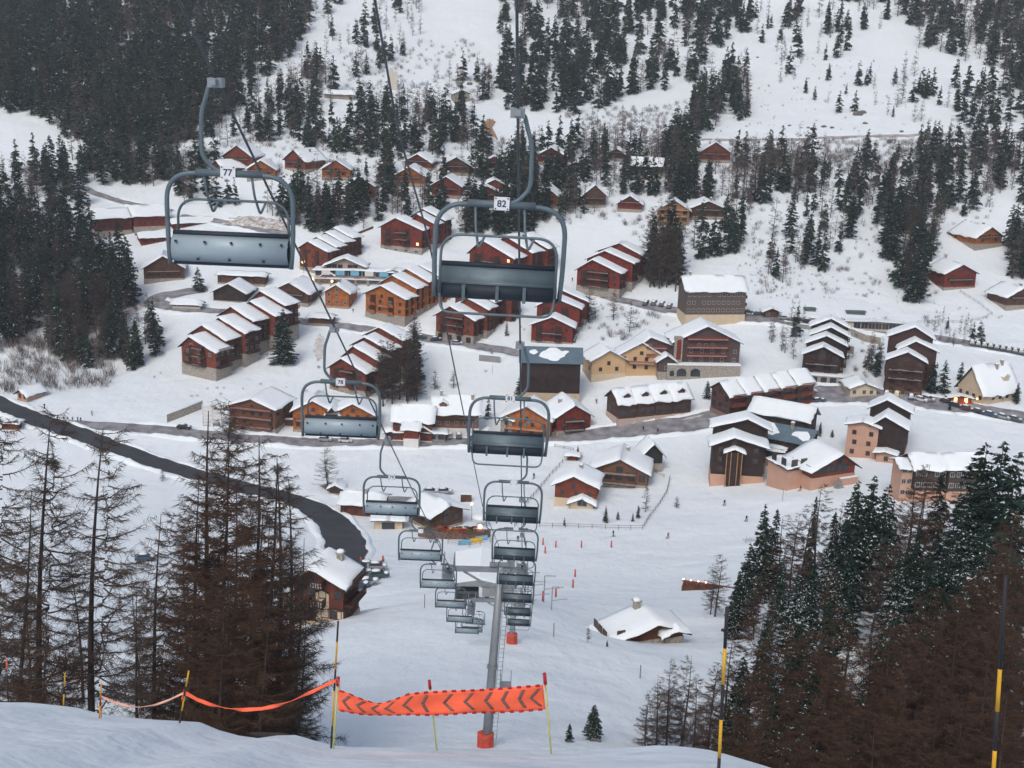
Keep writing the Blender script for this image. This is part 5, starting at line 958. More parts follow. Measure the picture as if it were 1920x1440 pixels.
# rocks poking out of the upper hillside
ROCK = mat('rock', (.2,.18,.165), .95, scale=2, amt=.4)
rr = random.Random(8)
for i, (x, y, s_) in enumerate(((1608,215,3.2),(1618,212,2.2),(1525,243,2.0),(1545,238,1.6),(1560,240,1.3),(1690,247,1.2),(1622,232,1.5),(862,150,2.5),(880,158,2.0),(1515,240,1.0),(1420,108,1.0),(1480,236,1.0))):
    b = MB(); b.ell((0,0,.1),(s_,s_*.7,s_*.55),nu=9,nv=5); b.v = [(a+rr.uniform(-.25,.25)*s_, c+rr.uniform(-.2,.2)*s_, d+rr.uniform(-.15,.15)*s_) for a,c,d in b.v]; tag(b.build('rock', ROCK, loc=gnd(x, y)), 'bare grey rock poking out of the snowy upper hillside', 'rock', 'rocks poking out of the upper hillside')
# ------------------------------------------------------------------ trees
def perp(d):
    p = np.cross(d, np.array([0,0,1.0])); return p/(np.linalg.norm(p, axis=-1, keepdims=True)+1e-9)
def tube_tris(P, r, n=4):
    """tapered tube along points P (k,3) as triangles"""
    k = len(P); a = np.linspace(0, 2*np.pi, n, endpoint=False); T = np.gradient(P, axis=0); T /= np.linalg.norm(T, axis=1, keepdims=True)+1e-9
    u = np.cross(T, np.array([.3,.9,.1])); u /= np.linalg.norm(u, axis=1, keepdims=True)+1e-9; v = np.cross(T, u)
    G = P[:,None]+(u[:,None]*np.cos(a)[None,:,None]+v[:,None]*np.sin(a)[None,:,None])*np.asarray(r)[:,None,None]; out = []
    for i in range(k-1):
        for j in range(n): j2 = (j+1)%n; out += [(G[i,j],G[i,j2],G[i+1,j2]),(G[i,j],G[i+1,j2],G[i+1,j])]
    return np.array(out)
def trunk_tris(H_, r, rs, lean=.01, n=8):
    z = np.linspace(-.05*H_, H_*.985, 9); f = 1-np.clip(z/H_,0,1); P = np.stack([lean*H_*np.sin(z/H_*3+rs.uniform(0,6)), lean*H_*np.cos(z/H_*2.3+rs.uniform(0,6)), z], -1); P -= np.array([P[0,0],P[0,1],0])
    return tube_tris(P, r*(f*.9+.06)+r*.25*np.clip(.05-z/H_,0,.05)/.05, n)
def spruce(seed, H_, Rm, nb, nc, cs, snow=.16, ragged=.3, low=.08, pw=.8, trunk_n=8):
    rs = np.random.RandomState(seed); t = low+(1-low)*rs.uniform(0, 1, nb)**1.05; t = np.clip(t, 0, .99)
    z0 = t*H_; L = Rm*(1-t)**pw*rs.uniform(1-ragged, 1.08, nb)*(.75+.25*np.clip((t-low)/.12,0,1))+.12; az = rs.uniform(0, 2*np.pi, nb)
    lob = 1+.18*np.sin(az*2+seed)+.1*np.sin(az*3+seed*2+t*9); L = L*lob
    b = rs.randint(0, nb, nc) if False else rs.choice(nb, nc, p=(L**1.25)/(L**1.25).sum()); q = rs.uniform(.06, 1, nc)**.7; r = q*L[b]
    d = np.stack([np.cos(az[b]), np.sin(az[b])], -1); s = np.stack([-d[:,1], d[:,0]], -1); sp = rs.normal(0, .17, nc)*L[b]*(1.15-q)
    droop = (.18+.25*(1-t[b]))*r+.12*r**2/np.maximum(L[b],.3)*(.4)-.14*(q**4)*L[b]
    c = np.stack([d[:,0]*r+s[:,0]*sp, d[:,1]*r+s[:,1]*sp, z0[b]-droop+rs.normal(0,.12*cs,nc)], -1)
    sc = cs*rs.uniform(.55, 1.35, nc)*(.55+.45*np.minimum(1, L[b]/Rm*1.6))
    out = np.stack([d[:,0], d[:,1], -rs.uniform(.1,.8,nc)], -1)+rs.normal(0,.35,(nc,3)); out /= np.linalg.norm(out, axis=1, keepdims=True)
    sd = np.stack([s[:,0], s[:,1], rs.normal(0,.35,nc)], -1)+rs.normal(0,.3,(nc,3)); sd /= np.linalg.norm(sd, axis=1, keepdims=True)
    V = np.stack([c+out*sc[:,None], c-out*sc[:,None]*.4+sd*sc[:,None]*.5, c-out*sc[:,None]*.4-sd*sc[:,None]*.5], 1)
    mi = np.zeros(nc, int); ns = int(nc*snow)
    if ns:
        k = rs.choice(nc, ns, p=(L[b]*(q+.2))/(L[b]*(q+.2)).sum()); W_ = V[k].copy(); m = W_.mean(1, keepdims=True); W_ = m+(W_-m)*rs.uniform(.5,1.0,(ns,1,1)); W_[:,:,2] = m[:,:,2]+(W_[:,:,2]-m[:,:,2])*.6+cs*.16
        V = np.concatenate([V, W_]); mi = np.r_[mi, np.ones(ns, int)]
    tt_ = trunk_tris(H_, H_*.011+.04, rs, .004, trunk_n); return V, mi, tt_
def larch(seed, H_, Rm, nb, nt, tw, tl, low=.16, bt=True, pw=.7, nseg=6, trunk_n=8, lean=.012, bw=.02):
    rs = np.random.RandomState(seed+100); t = low+(1-low)*rs.uniform(0,1,nb)**.95; t = np.clip(t,0,.985); z0 = t*H_; L = Rm*(1-t)**pw*rs.uniform(.45,1.1,nb)+.15; az = rs.uniform(0,2*np.pi,nb)
    a_ = rs.uniform(.05,.5,nb)*(1-.7*t); c_ = rs.uniform(.2,.62,nb)
    def pos(b, q): r = q*L[b]; return np.stack([np.cos(az[b])*r, np.sin(az[b])*r, z0[b]-a_[b]*r+c_[b]*r*q], -1)
    out = []; 
    if bt:
        for i in range(nb):
            q = np.linspace(0,1,nseg); P = pos(np.full(nseg,i), q); P[:,:2] += rs.normal(0,.03,(nseg,2))*L[i]*q[:,None]; out.append(tube_tris(P, (bw*(1.15-q)*(.5+L[i]/Rm)), 3))
    b = rs.choice(nb, nt, p=(L**1.1)/(L**1.1).sum()); q = rs.uniform(.08,1,nt)**.8; p = pos(b, q); d = np.stack([np.cos(az[b]), np.sin(az[b]), np.zeros(nt)], -1); s = np.stack([-d[:,1], d[:,0], np.zeros(nt)], -1)
    l = tl*rs.uniform(.3,1.25,nt)*(.5+.5*L[b]/Rm); sg = rs.choice([-1,1], nt)[:,None]; dr = d*rs.uniform(.1,.9,(nt,1))+s*sg*rs.uniform(.2,1,(nt,1))+np.array([0,0,1])*rs.uniform(-.75,.35,(nt,1)); dr /= np.linalg.norm(dr,axis=1,keepdims=True)
    p = p+s*rs.normal(0,.05,(nt,1))*L[b][:,None]; wv = np.cross(dr, rs.normal(0,1,(nt,3))); wv /= np.linalg.norm(wv,axis=1,keepdims=True); w = tw*rs.uniform(.6,1.4,nt)[:,None]
    out.append(np.stack([p+wv*w, p-wv*w, p+dr*l[:,None]], 1)); V = np.concatenate(out)
    return V, np.zeros(len(V), int), trunk_tris(H_, H_*.0095+.04, rs, lean, trunk_n)
def bush(seed, H_, n, w):
    rs = np.random.RandomState(seed+500); p = np.stack([rs.normal(0,.16*H_,n), rs.normal(0,.16*H_,n), rs.uniform(0,.35*H_,n)], -1); d = np.stack([p[:,0]*1.2/H_+rs.normal(0,.25,n), p[:,1]*1.2/H_+rs.normal(0,.25,n), np.ones(n)], -1)
    l = rs.uniform(.25,.7,n)[:,None]*H_; wv = np.cross(d, rs.normal(0,1,(n,3))); wv /= np.linalg.norm(wv,axis=1,keepdims=True)
    return np.stack([p+wv*w, p-wv*w, p+d*l], 1)
UNIT = 16.0
FS = [spruce(i, UNIT, 2.8+.4*(i%3), 60, 700, 1.05, snow=.05, trunk_n=4, ragged=.45, pw=.62+.08*(i%3)) for i in range(6)]
FL = [larch(i, UNIT, 2.4, 44, 420, .075, 1.5, bt=False, low=.12, trunk_n=4, pw=.55, bw=.05) for i in range(5)]
def proto(prefix, i, gen, mats, tm=BARK):
    V, mi, T_ = gen; return (trimesh('crown', V, mi, mats), trimesh('trunk', T_, np.zeros(len(T_), int), [tm]))
MSP = [proto('ms', i, spruce(20+i, UNIT, 2.9+.5*(i%3), 130, 3000, .52, snow=.06, ragged=.4, pw=.62+.1*(i%3)), [NEEDLE, NSNOW]) for i in range(7)]
MLA = [proto('ml', i, larch(20+i, UNIT, 2.7+.3*(i%3), 80, 2600, .028, .95, low=.12, pw=.58, nseg=4, bw=.035), [TWIG]) for i in range(5)]
def nspr(i, H_, Rm, n, sn=.16): return proto('ns', i, spruce(40+i, H_, Rm, 260, n, .3, snow=sn, ragged=.35, pw=.72), [NEEDLE, NSNOW])
NSP = [nspr(0,UNIT,3.0,15000,.1), nspr(1,UNIT,3.5,17000,.12), nspr(2,UNIT,2.6,13000,.2), nspr(3,UNIT,3.6,17000,.38)]
NLA = [proto('nl', i, larch(40+i, UNIT, 3.0+.4*(i%3), 105, 10500, .013, .62, low=.1, pw=.6, bw=.028, lean=.02), [TWIGR if i < 3 else TWIG]) for i in range(5)]
OLA = [proto('ol', i, larch(60+i, UNIT, 3.5, 110, 9500, .012, .55, low=.14, pw=.5, bw=.03, lean=.02, nseg=8), [TWIG]) for i in range(4)]
NT = [0]
def tree(kind, pr, base, h, label, group=None, rz=None, wid=1.0, lean=(0,0)):
    cat = 'spruce' if kind == 'spruce_tree' else ('larch' if kind == 'larch_tree' else 'tree'); k = h/UNIT; NT[0] += 1
    T = thing(kind, label, cat, base, 0, group); T.rotation_euler = (lean[0], lean[1], rz if rz is not None else NT[0]*2.399); T.scale = (k*wid, k*wid, k)
    link('trunk', pr[1], T); link('crown', pr[0], T); return T
rt = random.Random(77)
def topped(kind, pr, px, py, Y, label, wid=1.0, group=None, lean=(0,0), maxh=34):
    t = at(px, py, Y); z = H(t.x, Y); h = min(maxh, t.z-z); return tree(kind, pr, (t.x-h*math.sin(lean[1]), Y, z-.2), h, label, group, 0 if lean[1] else None, wid, lean)
# ---- right forest, each spruce by its top in the photo
RS = [(1437,942,168,0,.9,'spruce at the left edge of the right forest, tallest of the front pair'),(1458,950,172,2,.8,'narrow spruce just right of the first one in the right forest'),(1408,1015,150,1,.9,'broad spruce stepping out at the left flank of the right forest'),(1388,1068,140,0,.9,'low spruce at the lower left flank of the right forest'),(1532,925,170,2,.55,'very thin spruce between two bare larches of the right forest'),(1568,955,150,2,.8,'dark pointed spruce left of the big dark group'),
(1612,898,150,1,1.0,'big dark spruce with a sharp tip below the salmon restaurant'),(1640,888,155,0,1.0,'dark spruce second in the big group below the restaurant'),(1668,905,150,1,1.0,'dark spruce with a blunt tip in the big group below the restaurant'),(1590,965,140,1,.9,'dark spruce leaning out of the big group to the left'),(1770,880,150,2,.9,'dark spruce in front of the long black and salmon building'),
(1850,826,135,1,1.15,'tallest spruce at the right, hiding the end of the long building'),(1882,822,132,0,1.1,'tall dark spruce beside the tallest one at the right edge'),(1912,842,128,1,1.1,'tall dark spruce cut by the right edge of the picture'),(1815,945,125,3,.9,'snow-laden spruce left of the tallest pair'),(1850,978,112,3,1.0,'spruce with the heaviest snow on its branches, right of centre of the forest'),(1785,1005,120,1,.9,'dark spruce left of the snow-laden one'),
(1500,1070,118,3,1.0,'snow-dusted spruce in front of the snowy gap'),(1528,1040,128,0,.9,'dark spruce behind the snow-dusted one at the gap'),(1690,1030,120,3,.8,'larch-flanked spruce with snow slabs on its low branches'),(1725,985,130,0,.9,'dark spruce over the right end of the snowy gap'),(1470,1040,140,1,.9,'dark spruce inside the left part of the right forest'),(1600,1030,128,1,.9,'dark spruce directly above the snowy gap'),
(1395,1225,84,1,.8,'dark bushy spruce behind the left black and yellow pole'),(1455,1270,80,0,.9,'low dark spruce among the brown larches, bottom left of the forest'),(1530,1250,78,1,.9,'low dark spruce in the middle of the brown larches'),(1620,1290,76,0,.9,'low dark spruce right of the middle of the brown larches'),(1560,1120,100,1,1.0,'dark spruce at the lower rim of the snowy gap, left side'),(1680,1150,92,0,1.0,'dark spruce at the lower rim of the snowy gap, right side'),(1800,1090,96,1,1.1,'dark spruce under the snow-laden ones at the right'),(1905,1090,92,0,1.1,'dark spruce at the right edge above the yellow pole'),(1440,1150,110,0,1.0,'dark spruce in the lower left flank of the right forest'),(1505,1160,104,1,1.0,'dark spruce below the snow-dusted one at the gap'),(1745,1030,118,1,1.0,'dark spruce between the gap and the snow-laden pair')]
for (x, y, Y, p, w, l) in RS: topped('spruce_tree', NSP[p], x, y, Y, l, w, maxh=30)
LT = [(1478,962,165,1),(1515,942,160,3),(1498,958,158,0),(1548,902,168,3),(1583,940,158,0),(1690,930,150,1),(1720,890,152,0),(1740,868,150,2),(1752,900,140,1),(1700,960,138,2),(1800,900,138,0),(1905,955,112,2),(1880,1010,100,0),(1425,1070,138,1),(1450,1110,130,2),(1480,1120,122,0),(1560,1060,130,1),(1655,1010,130,3),
(1240,1262,88,3),(1262,1232,90,4),(1290,1224,90,3),(1218,1290,86,4),(1310,1260,84,4),(1345,1235,84,0),(1380,1180,86,1),(1415,1150,86,2),(1445,1175,82,0),(1480,1165,84,1),(1515,1185,80,2),(1545,1150,86,0),(1580,1130,88,1),(1610,1175,80,2),(1640,1160,84,0),(1670,1140,84,1),(1700,1150,78,2),(1730,1110,84,0),(1760,1095,82,1),(1790,1110,76,2),(1820,1080,78,0),(1850,1060,78,1),(1880,1040,78,2),(1910,1020,78,0),(1400,1260,72,1),(1440,1290,68,2),(1490,1260,70,0),(1560,1240,70,1),(1600,1260,66,2),(1650,1230,70,0),(1690,1250,64,1),(1740,1210,68,2),(1790,1200,64,0),(1840,1180,64,1),(1890,1160,62,2),(1500,1340,62,0),(1580,1340,60,1),(1660,1330,60,2),(1740,1320,58,0),(1820,1300,56,1),(1900,1280,54,2),(1930,1100,66,1),
(1430,1330,66,0),(1465,1370,62,1),(1540,1300,66,2),(1625,1310,62,0),(1700,1320,60,1),(1780,1280,60,2),(1860,1260,58,0),(1770,1150,74,0),(1830,1140,72,2),(1885,1110,72,1),(1560,1200,78,0),(1715,1190,72,1),(1650,1280,66,1)]
def near_l(i, x, y):
    if x < 1330: return ('pale bare larch of the small group left of the left marker pole', 'bare larches left of the left marker pole')
    if y < 1075: return ('bare brown larch standing among the dark spruces of the right forest', 'bare larches among the spruces of the right forest')
    return ('rust-brown bare larch in the dense stand at the bottom right', 'rust-brown larches at the bottom right')
for i, (x, y, Y, p) in enumerate(LT): l, g = near_l(i, x, y); topped('larch_tree', NLA[p], x, y, Y, l, 1.1, g)
topped('larch_tree', OLA[0], 1350, 1036, 158, 'lone bare larch between the sun deck and the buried chalet', 1.2)
topped('larch_tree', OLA[1], 1338, 1075, 160, 'shorter bare larch touching the lone one beside the sun deck', 1.3)
topped('larch_tree', OLA[2], 614, 838, 297, 'lone conical bare larch above the miniature hut', 1.6)
# ---- left larches
LL = [(103,758,82,OLA[0],.95,'tall open larch with a bare dark trunk, first from the left edge'),(207,792,80,OLA[1],1.0,'tall open larch with upturned branches, second from the left edge'),(322,950,76,OLA[2],.9,'slim leaning larch trunk between the open larch and the brown clump'),(275,1080,74,OLA[3],.8,'short larch right of the second open larch'),
(6,770,78,OLA[2],1.0,'larch cut by the left edge of the picture'),(432,748,82,OLA[3],1.1,'tallest larch of the brown clump, bare at its top'),(30,905,70,NLA[3],.8,'lower brown larch at the left edge'),(70,1130,64,NLA[1],.8,'short rusty larch at the foot of the first open larch'),(130,1150,66,NLA[0],.7,'short rusty larch between the two open larches')]
for (x, y, Y, p, w, l) in LL: topped('larch_tree', p, x, y, Y, l, w, lean=(0, .11))
for (x, y, Y, p, w) in [(395,800,80,3,1.0),(458,810,78,1,1.0),(490,842,80,3,1.0),(518,838,76,4,1.0),(540,880,82,4,1.0),(378,880,76,0,.9),(420,900,72,1,.9),(470,930,70,2,.9),(510,960,70,0,.9),(550,1000,74,3,.9),(352,960,74,2,.8),(440,1020,66,0,.9),(400,1060,64,1,.9),(490,1080,64,2,.9),(560,1120,70,3,.8)]:
    topped('larch_tree', NLA[p], x, y, Y, 'dense brown larch of the big clump above the long orange tape', w, 'brown larches of the clump above the orange tape', (0,.05))
for (x, y, Y, l) in ((345,905,105,'short bare tree behind the second open larch'),(130,960,110,'short bare tree behind the open larches, left one'),(40,1010,105,'short bare tree behind the open larches, far left one'),(250,1010,105,'short bare tree behind the open larches, middle one')): topped('larch_tree', NLA[4], x, y+60, Y, l, .9)
# ---- single trees in the village (photo x, y of the foot, height in photo pixels)
SG = [('s',532,684,108,1.35,'big lone dark spruce right of the terraced red block'),('s',1112,1387,74,1.5,'bushy young spruce in the snow right of the net'),('s',1067,1391,40,1.3,'smallest young spruce, left of the bushy one'),('s',915,786,42,1.0,'small spruce behind the lower right chair'),('s',1135,980,34,1.0,'young spruce in the fenced garden, left one of the row'),('s',1158,975,18,1.2,'tiny round spruce in the middle of the fenced garden'),('s',1196,972,28,1.0,'young spruce in the fenced garden near its right corner'),('s',1186,978,18,1.0,'tiny spruce touching the right garden spruce'),('s',1058,986,18,.9,'tiny spruce behind the garden fence'),('s',1083,858,24,1.0,'small spruce beside the small red shed'),
('s',1325,748,36,1.3,'small dark spruce at the left end of the brown terraced row'),('s',1745,738,62,1.2,'snow-dusted spruce at the corner of the dark staggered block'),('s',1766,738,66,1.1,'dark spruce right of the snow-dusted one by the staggered block'),('s',1800,714,38,1.2,'small spruce left of the white-walled hotel'),('s',1905,756,40,1.2,'small spruce in front of the white-walled hotel'),('s',1876,752,26,1.2,'tiny spruce at the corner of the white-walled hotel'),('s',1780,770,20,1.1,'tiny spruce at the lower edge of the parking area'),
('s',372,546,46,1.5,'dark rounded spruce right of the brown chalet under the left chair'),('s',1058,748,34,1.0,'small spruce before the tall metal-roofed building'),('s',975,745,46,1.2,'dark tree at the left corner of the tall metal-roofed building'),('s',1537,815,26,1.0,'small spruce right of the split-roofed dark building'),('s',1560,820,16,1.3,'round shrub-like spruce below the road fork'),('s',700,715,60,.9,'dark spruce in front of the four-gabled red block'),('s',1138,1213,14,1.2,'tiny spruce at the low corner of the buried chalet'),('s',950,630,30,.7,'small leaning spruce on the snow left of the bright red block'),
('l',1104,604,70,1.6,'bare brown tree right of the bright red block'),('l',1150,600,58,1.2,'bare tree on the slope right of the bright red block'),('l',1180,622,60,1.0,'thin bare tree left of the hotel'),('l',430,828,70,1.5,'bare larch in front of the wide brown chalet'),('l',1102,1204,34,1.2,'little bare tree at the left tip of the buried chalet'),('l',1268,952,24,1.8,'round bare tree on the piste right of the garden fence'),('l',1210,960,56,1.0,'bare shrub tree at the corner of the large brown chalet'),('l',815,730,38,1.6,'bare tree above the roadside house with the broad roof'),('l',850,728,36,1.6,'second bare tree above the roadside house'),('l',1170,780,22,1.5,'bare shrub at the corner of the brown row of houses'),('l',305,902,26,1.6,'round bare tree beside the asphalt road')]
for i, (k, x, y, h, w, l) in enumerate(SG):
    g = gnd(x, y); hm_ = h*mpp(g); tree('spruce_tree' if k == 's' else 'larch_tree', (MSP if k == 's' else MLA)[i % 5] if h < 70 else (NSP[i%3] if k == 's' else NLA[3]), g, hm_, l, None, None, w)
# ---- woods: (outline of tree feet in the photo, how many, share of larches, height in metres, name of the wood)
def inpoly(x, y, P_):
    c = False; n = len(P_)
    for i in range(n):
        x1, y1 = P_[i]; x2, y2 = P_[i-1]
        if (y1 > y) != (y2 > y) and x < (x2-x1)*(y-y1)/(y2-y1)+x1: c = not c
    return c
WOODS = [
([(-20,-5),(575,-5),(590,60),(520,130),(470,180),(430,230),(390,262),(300,275),(240,290),(150,285),(105,250),(70,222),(-20,215)],1120,.16,(15,23),'the dense dark forest at the upper left'),
([(570,-5),(800,-5),(800,40),(740,60),(640,120),(600,110)],34,.5,(13,19),'the loose trees beside the open snow gully at the top'),
([(480,190),(600,120),(640,200),(880,205),(900,235),(640,240),(540,245),(440,240)],140,.5,(12,20),'the belt of trees below the mountain shelter'),
([(660,100),(790,60),(800,80),(720,130),(660,150)],22,.8,(11,16),'the bare trees right of the pale tower'),
([(0,340),(60,300),(130,340),(160,400),(110,470),(-20,480)],60,.25,(15,22),'the trees above the long red building, far left'),
([(130,300),(420,290),(420,330),(300,350),(160,350)],85,.55,(12,20),'the trees between the forest and the long red building'),
([(330,340),(460,385),(400,395),(330,385)],18,.3,(12,17),'the spruces behind the left chair'),
([(-20,440),(130,470),(230,470),(260,560),(230,610),(80,660),(-20,660)],170,.45,(17,25),'the dark wood below the long red building'),
([(60,640),(170,610),(300,610),(312,660),(240,700),(130,690)],70,.3,(11,17),'the lower edge of the left wood above the snow field'),
([(480,330),(720,330),(740,420),(560,450),(500,400)],80,.35,(12,20),'the trees between the chalets left of the middle chair'),
([(560,250),(900,250),(930,300),(760,300),(560,290)],100,.45,(11,19),'the trees behind the back row of chalets'),
([(720,320),(1100,320),(1140,400),(880,425),(740,410)],170,.35,(12,20),'the spruces between the chalets behind the middle chair'),
([(860,418),(1060,410),(1075,440),(870,440)],26,.1,(15,20),'the row of spruces behind the block with three snow roofs'),
([(960,280),(1290,270),(1300,420),(1130,380),(1060,330)],140,.45,(12,21),'the trees between the chalets right of the middle chair'),
([(1172,500),(1270,490),(1280,545),(1240,552),(1180,545)],40,.5,(20,29),'the tall cluster left of the long four-storey block'),
([(935,-5),(1420,-5),(1400,60),(1330,110),(1290,160),(1180,190),(1080,215),(960,205),(935,160)],330,.2,(15,24),'the big steep forest at the top right of the lift'),
([(820,150),(950,120),(960,210),(840,190)],22,.5,(12,17),'the small trees left of the big steep forest'),
([(1310,160),(1400,140),(1405,220),(1330,245),(1270,300),(1270,250)],72,.5,(15,22),'the dark group at the foot of the big steep forest'),
([(1240,300),(1480,300),(1520,330),(1380,420),(1310,440),(1250,350)],90,.5,(12,20),'the trees around the lone red chalet'),
([(1400,20),(1600,-5),(1720,20),(1600,80),(1560,130),(1450,160),(1430,90)],66,.5,(9,18),'the loose trees on the open upper slope'),
([(1560,-5),(1940,-5),(1940,200),(1860,130),(1720,90),(1700,40)],230,.4,(14,22),'the brown and dark forest at the upper right corner'),
([(1480,140),(1850,140),(1850,240),(1640,240),(1480,200)],38,.45,(7,18),'the scattered spruces on the open snow above the road'),
([(1760,190),(1940,150),(1940,240),(1800,240)],36,.45,(14,20),'the trees at the right edge above the high road'),
([(1400,300),(1940,280),(1940,400),(1600,420),(1440,400)],190,.6,(9,20),'the trees on the slope below the high road'),
([(1700,260),(1940,260),(1940,340),(1700,340)],50,.3,(14,20),'the dark trees below the right end of the high road'),
([(1435,440),(1600,420),(1580,510),(1440,540)],34,.45,(10,18),'the spruces on the snow slope above the flat-roofed station'),
([(1640,400),(1760,400),(1760,480),(1755,570),(1700,570),(1650,490)],62,.35,(16,23),'the dark tongue of spruces left of the lone dark red chalet'),
([(1860,470),(1940,440),(1940,530),(1880,520)],20,.25,(15,21),'the trees right of the orange chalet at the wood'),
([(1275,430),(1390,430),(1390,480),(1280,490)],16,.3,(13,18),'the spruces behind the long four-storey block'),
([(690,690),(775,660),(782,760),(700,765)],26,.75,(17,23),'the brown larches right of the four-gabled red block'),
([(400,262),(560,225),(600,250),(420,282)],22,.6,(11,16),'the bare trees above the left chair'),
([(1440,620),(1520,590),(1520,690),(1450,690)],14,.6,(6,11),'the small trees left of the dark block with garages'),
([(1640,640),(1660,600),(1650,730),(1600,690)],16,.6,(6,10),'the small trees between the two dark stepped blocks'),
([(1740,600),(1860,620),(1830,660),(1750,650)],18,.5,(5,9),'the small trees right of the staggered block'),
([(1170,1330),(1260,1380),(1230,1395),(1180,1380)],0,.9,(5,8),'x'),
]
PL_ = []
for (poly, n, lf, (h0, h1), nm) in WOODS:
    xs = [p[0] for p in poly]; ys = [p[1] for p in poly]; k = 0; tries = 0
    while k < n and tries < n*12:
        tries += 1; x = rt.uniform(min(xs), max(xs)); y = rt.uniform(min(ys), max(ys))
        if not inpoly(x, y, poly): continue
        g = gnd(x, y); m = mpp(g); h = rt.uniform(h0, h1)*rt.choice((1,1,.75,.9,1.08)); hp = h/m; bad = False
        for (x0, x1, y0, y1) in BOX:
            if x0-3 < x < x1+3 and (y0+6 < y < y1+3 or (y1 <= y < y1+hp*.8 and rt.random() < .72)): bad = True; break
        if bad: continue
        cl = math.sin(x*.021+y*.013+len(nm))+math.sin(x*.009-y*.03)
        kd = 'l' if rt.random() < lf+(.22 if cl > .6 else -.12 if cl < -.6 else 0)*(0 if lf < .15 else 1) else 's'
        PL_.append((hp, kd, g, h, nm)); k += 1
for kd, protos, name in (('s', MSP, 'spruce_tree'), ('l', MLA, 'larch_tree')):
    L_ = sorted([p for p in PL_ if p[1] == kd], key=lambda p: -p[0]); cap = 300-sum(1 for o in bpy.data.objects if o.name.startswith(name) and o.type == 'EMPTY')-2
    for i, (hp, _, g, h, nm) in enumerate(L_[:cap]):
        tree(name, protos[i % len(protos)], g, h, ('dark green spruce in ' if kd == 's' else 'bare grey-brown larch in ')+nm, ('spruces of ' if kd == 's' else 'larches of ')+nm, None, rt.uniform(.8,1.15))
    src = FS if kd == 's' else FL; VV = []; MM = []
    for i, (hp, _, g, h, nm) in enumerate(L_[cap:]):
        V, mi, T_ = src[rt.randrange(len(src))]; a = rt.uniform(0, 6.28); k = h/UNIT; w = k*rt.uniform(.8,1.15); ca, sa = math.cos(a)*w, math.sin(a)*w; A_ = np.array([[ca,-sa,0],[sa,ca,0],[0,0,k]])
        VV.append(V@A_.T+np.array(g)); MM.append(mi); VV.append(T_@A_.T+np.array(g)); MM.append(np.full(len(T_), 2))
    print('stuff trees', kd, len(L_)-cap)
    if VV: o = link('distant_forest' if kd == 's' else 'distant_larch_wood', trimesh('far', np.concatenate(VV), np.concatenate(MM), [NEEDLEF if kd == 's' else TWIGG, NSNOW, BARK])); tag(o, 'far snow-dusted spruces filling the upper hillsides' if kd == 's' else 'far bare larches mixed into the upper hillside forests', 'forest', kind='stuff')
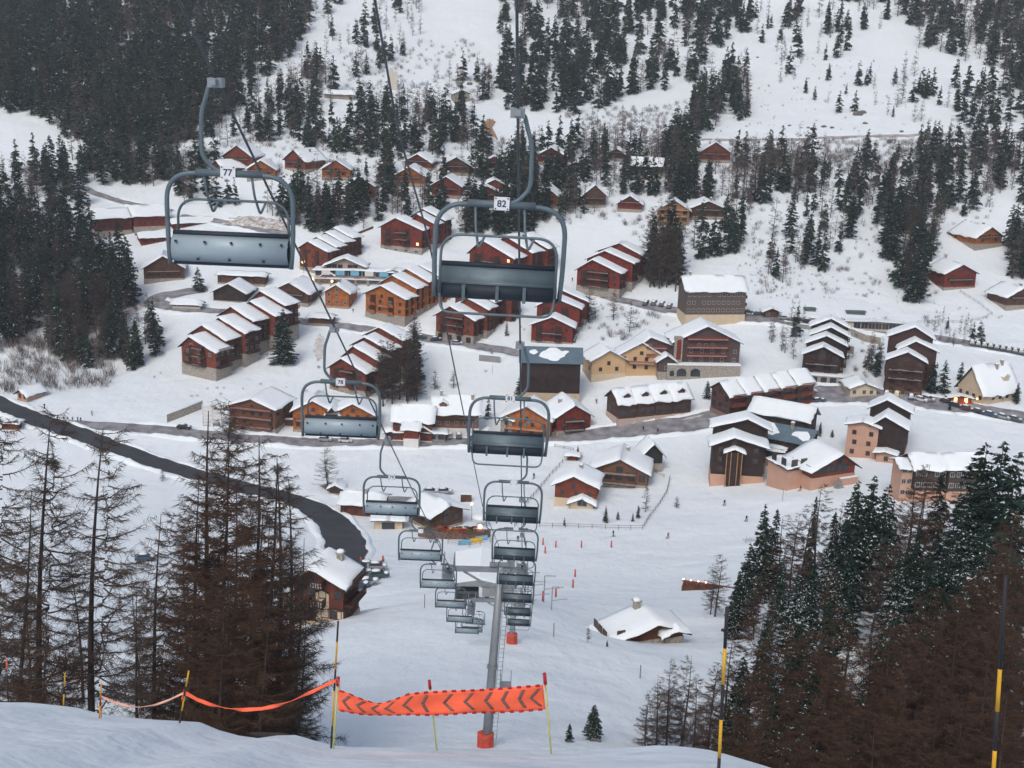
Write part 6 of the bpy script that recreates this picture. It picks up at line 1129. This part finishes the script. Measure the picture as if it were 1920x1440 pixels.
# ---- bare shrubs
SHR = [([(1330,268),(1780,262),(1760,335),(1340,330)],620,(2.2,5),'bare grey-brown thicket below the high road'),([(150,290),(560,255),(560,330),(180,345)],240,(2,5),'bare brush on the snow between the forest and the upper chalets'),([(640,90),(880,70),(940,160),(900,210),(650,190)],260,(2,4.5),'bare brush around the snow gully above the scar'),([(1060,215),(1290,190),(1250,260),(1080,265)],190,(2,4.5),'bare brush under the steep forest'),([(900,262),(1300,262),(1300,330),(900,320)],280,(2,4.5),'bare brush behind the upper chalets'),([(560,325),(1130,325),(1160,425),(600,425)],420,(1.5,4),'bare brush between the upper chalets'),([(1110,330),(1420,330),(1420,470),(1200,470)],200,(1.2,3.5),'bare brush around the unfinished chalet'),
([(0,640),(220,640),(210,730),(0,740)],230,(2,6),'bare brush under the left wood'),([(1500,600),(1760,600),(1740,730),(1600,720),(1500,680)],110,(1.5,3.5),'bare shrubs around the dark stepped blocks'),([(1290,100),(1720,120),(1720,255),(1300,255)],170,(.8,2.2),'small shrubs dotting the open upper slope'),([(1400,340),(1900,330),(1760,560),(1420,560)],420,(.9,3.4),'small shrubs dotting the slope below the high road'),([(1080,560),(1260,600),(1240,640),(1100,640)],60,(1.5,4),'bare shrubs on the slope beside the hotel'),([(560,740),(570,745),(570,748)],0,(1,2),''),
([(820,560),(1010,560),(960,700),(830,700)],22,(.8,2),'little shrubs on the snow below the middle chair'),([(1340,440),(1500,430),(1560,560),(1400,560)],120,(.6,1.8),'tiny shrubs on the snow slope above the kiosk'),([(540,245),(930,250),(930,330),(560,330)],150,(1.5,3.5),'bare brush between the back chalets'),([(240,700),(600,690),(640,740),(400,760)],26,(.6,1.6),'tiny shrubs on the snow field left of the centre'),([(1560,480),(1900,600),(1880,640),(1640,600)],40,(.6,1.6),'tiny shrubs on the snow under the footpath'),
([(1220,1300),(1330,1330),(1440,1400),(1380,1420),(1240,1395)],40,(1.0,2.2),'bare twiggy brush at the left foot of the larch group'),([(1380,1010),(1500,1180),(1900,1180),(1900,1060)],50,(1.5,3),'brush on the forest floor of the right wood'),([(180,590),(300,560),(260,650),(170,690)],70,(1.5,4),'brush on the scrubby bank by the hairpin')]
BSH = [bush(i, 1.0, 46, .011) for i in range(6)]
for (poly, n, (h0, h1), nm) in SHR:
    if not n: continue
    xs = [p[0] for p in poly]; ys = [p[1] for p in poly]; VV = []; k = 0
    while k < n:
        x = rt.uniform(min(xs), max(xs)); y = rt.uniform(min(ys), max(ys))
        if not inpoly(x, y, poly): continue
        k += 1
        if any(x0 < x < x1 and y0+4 < y < y1+6 for (x0, x1, y0, y1) in BOX): continue
        g = gnd(x, y); h = rt.uniform(h0, h1); a = rt.uniform(0,6.28); w = h*rt.uniform(.7,1.2); wf = max(1, .9*mpp(g)/.14*.42); B_ = BSH[rt.randrange(6)]; A_ = np.array([[math.cos(a)*w,-math.sin(a)*w,0],[math.sin(a)*w,math.cos(a)*w,0],[0,0,h]]); VV.append(B_@A_.T+np.array(g))
    V = np.concatenate(VV); tag(link('bare_shrubs', trimesh('shrubs', V, np.zeros(len(V), int), [TWIGG])), nm, 'shrubs', kind='stuff')
# fallen trunk and brush on the lip
b = MB(); b.tube([at(470,1376,27), at(530,1380,26.5), at(600,1402,26)], [.05,.09,.13], 8); tag(b.build('fallen_log', BARK, None, True), 'dark fallen log lying on the edge of the snow below the brown clump', 'log')
HAZE = 0.0002
# ------------------------------------------------------------------ thin winter haze
b = MB(); b.box(float(GX[0])-8,-38,float(HZ.min())-9,float(GX[-1])+8,1908,float(HZ.max())+6); hz = b.build('haze', None)
hm = bpy.data.materials.new('haze'); hm.use_nodes = True; nt = hm.node_tree; nt.nodes.remove(nt.nodes['Principled BSDF'])
pv = nt.nodes.new('ShaderNodeVolumePrincipled'); pv.inputs['Color'].default_value = (.8,.86,.93,1); pv.inputs['Density'].default_value = HAZE; pv.inputs['Anisotropy'].default_value = 0
nt.links.new(pv.outputs[0], nt.nodes['Material Output'].inputs['Volume']); hz.data.materials.clear(); hz.data.materials.append(hm); tag(hz, 'pale winter haze hanging over the valley', 'haze', kind='stuff')
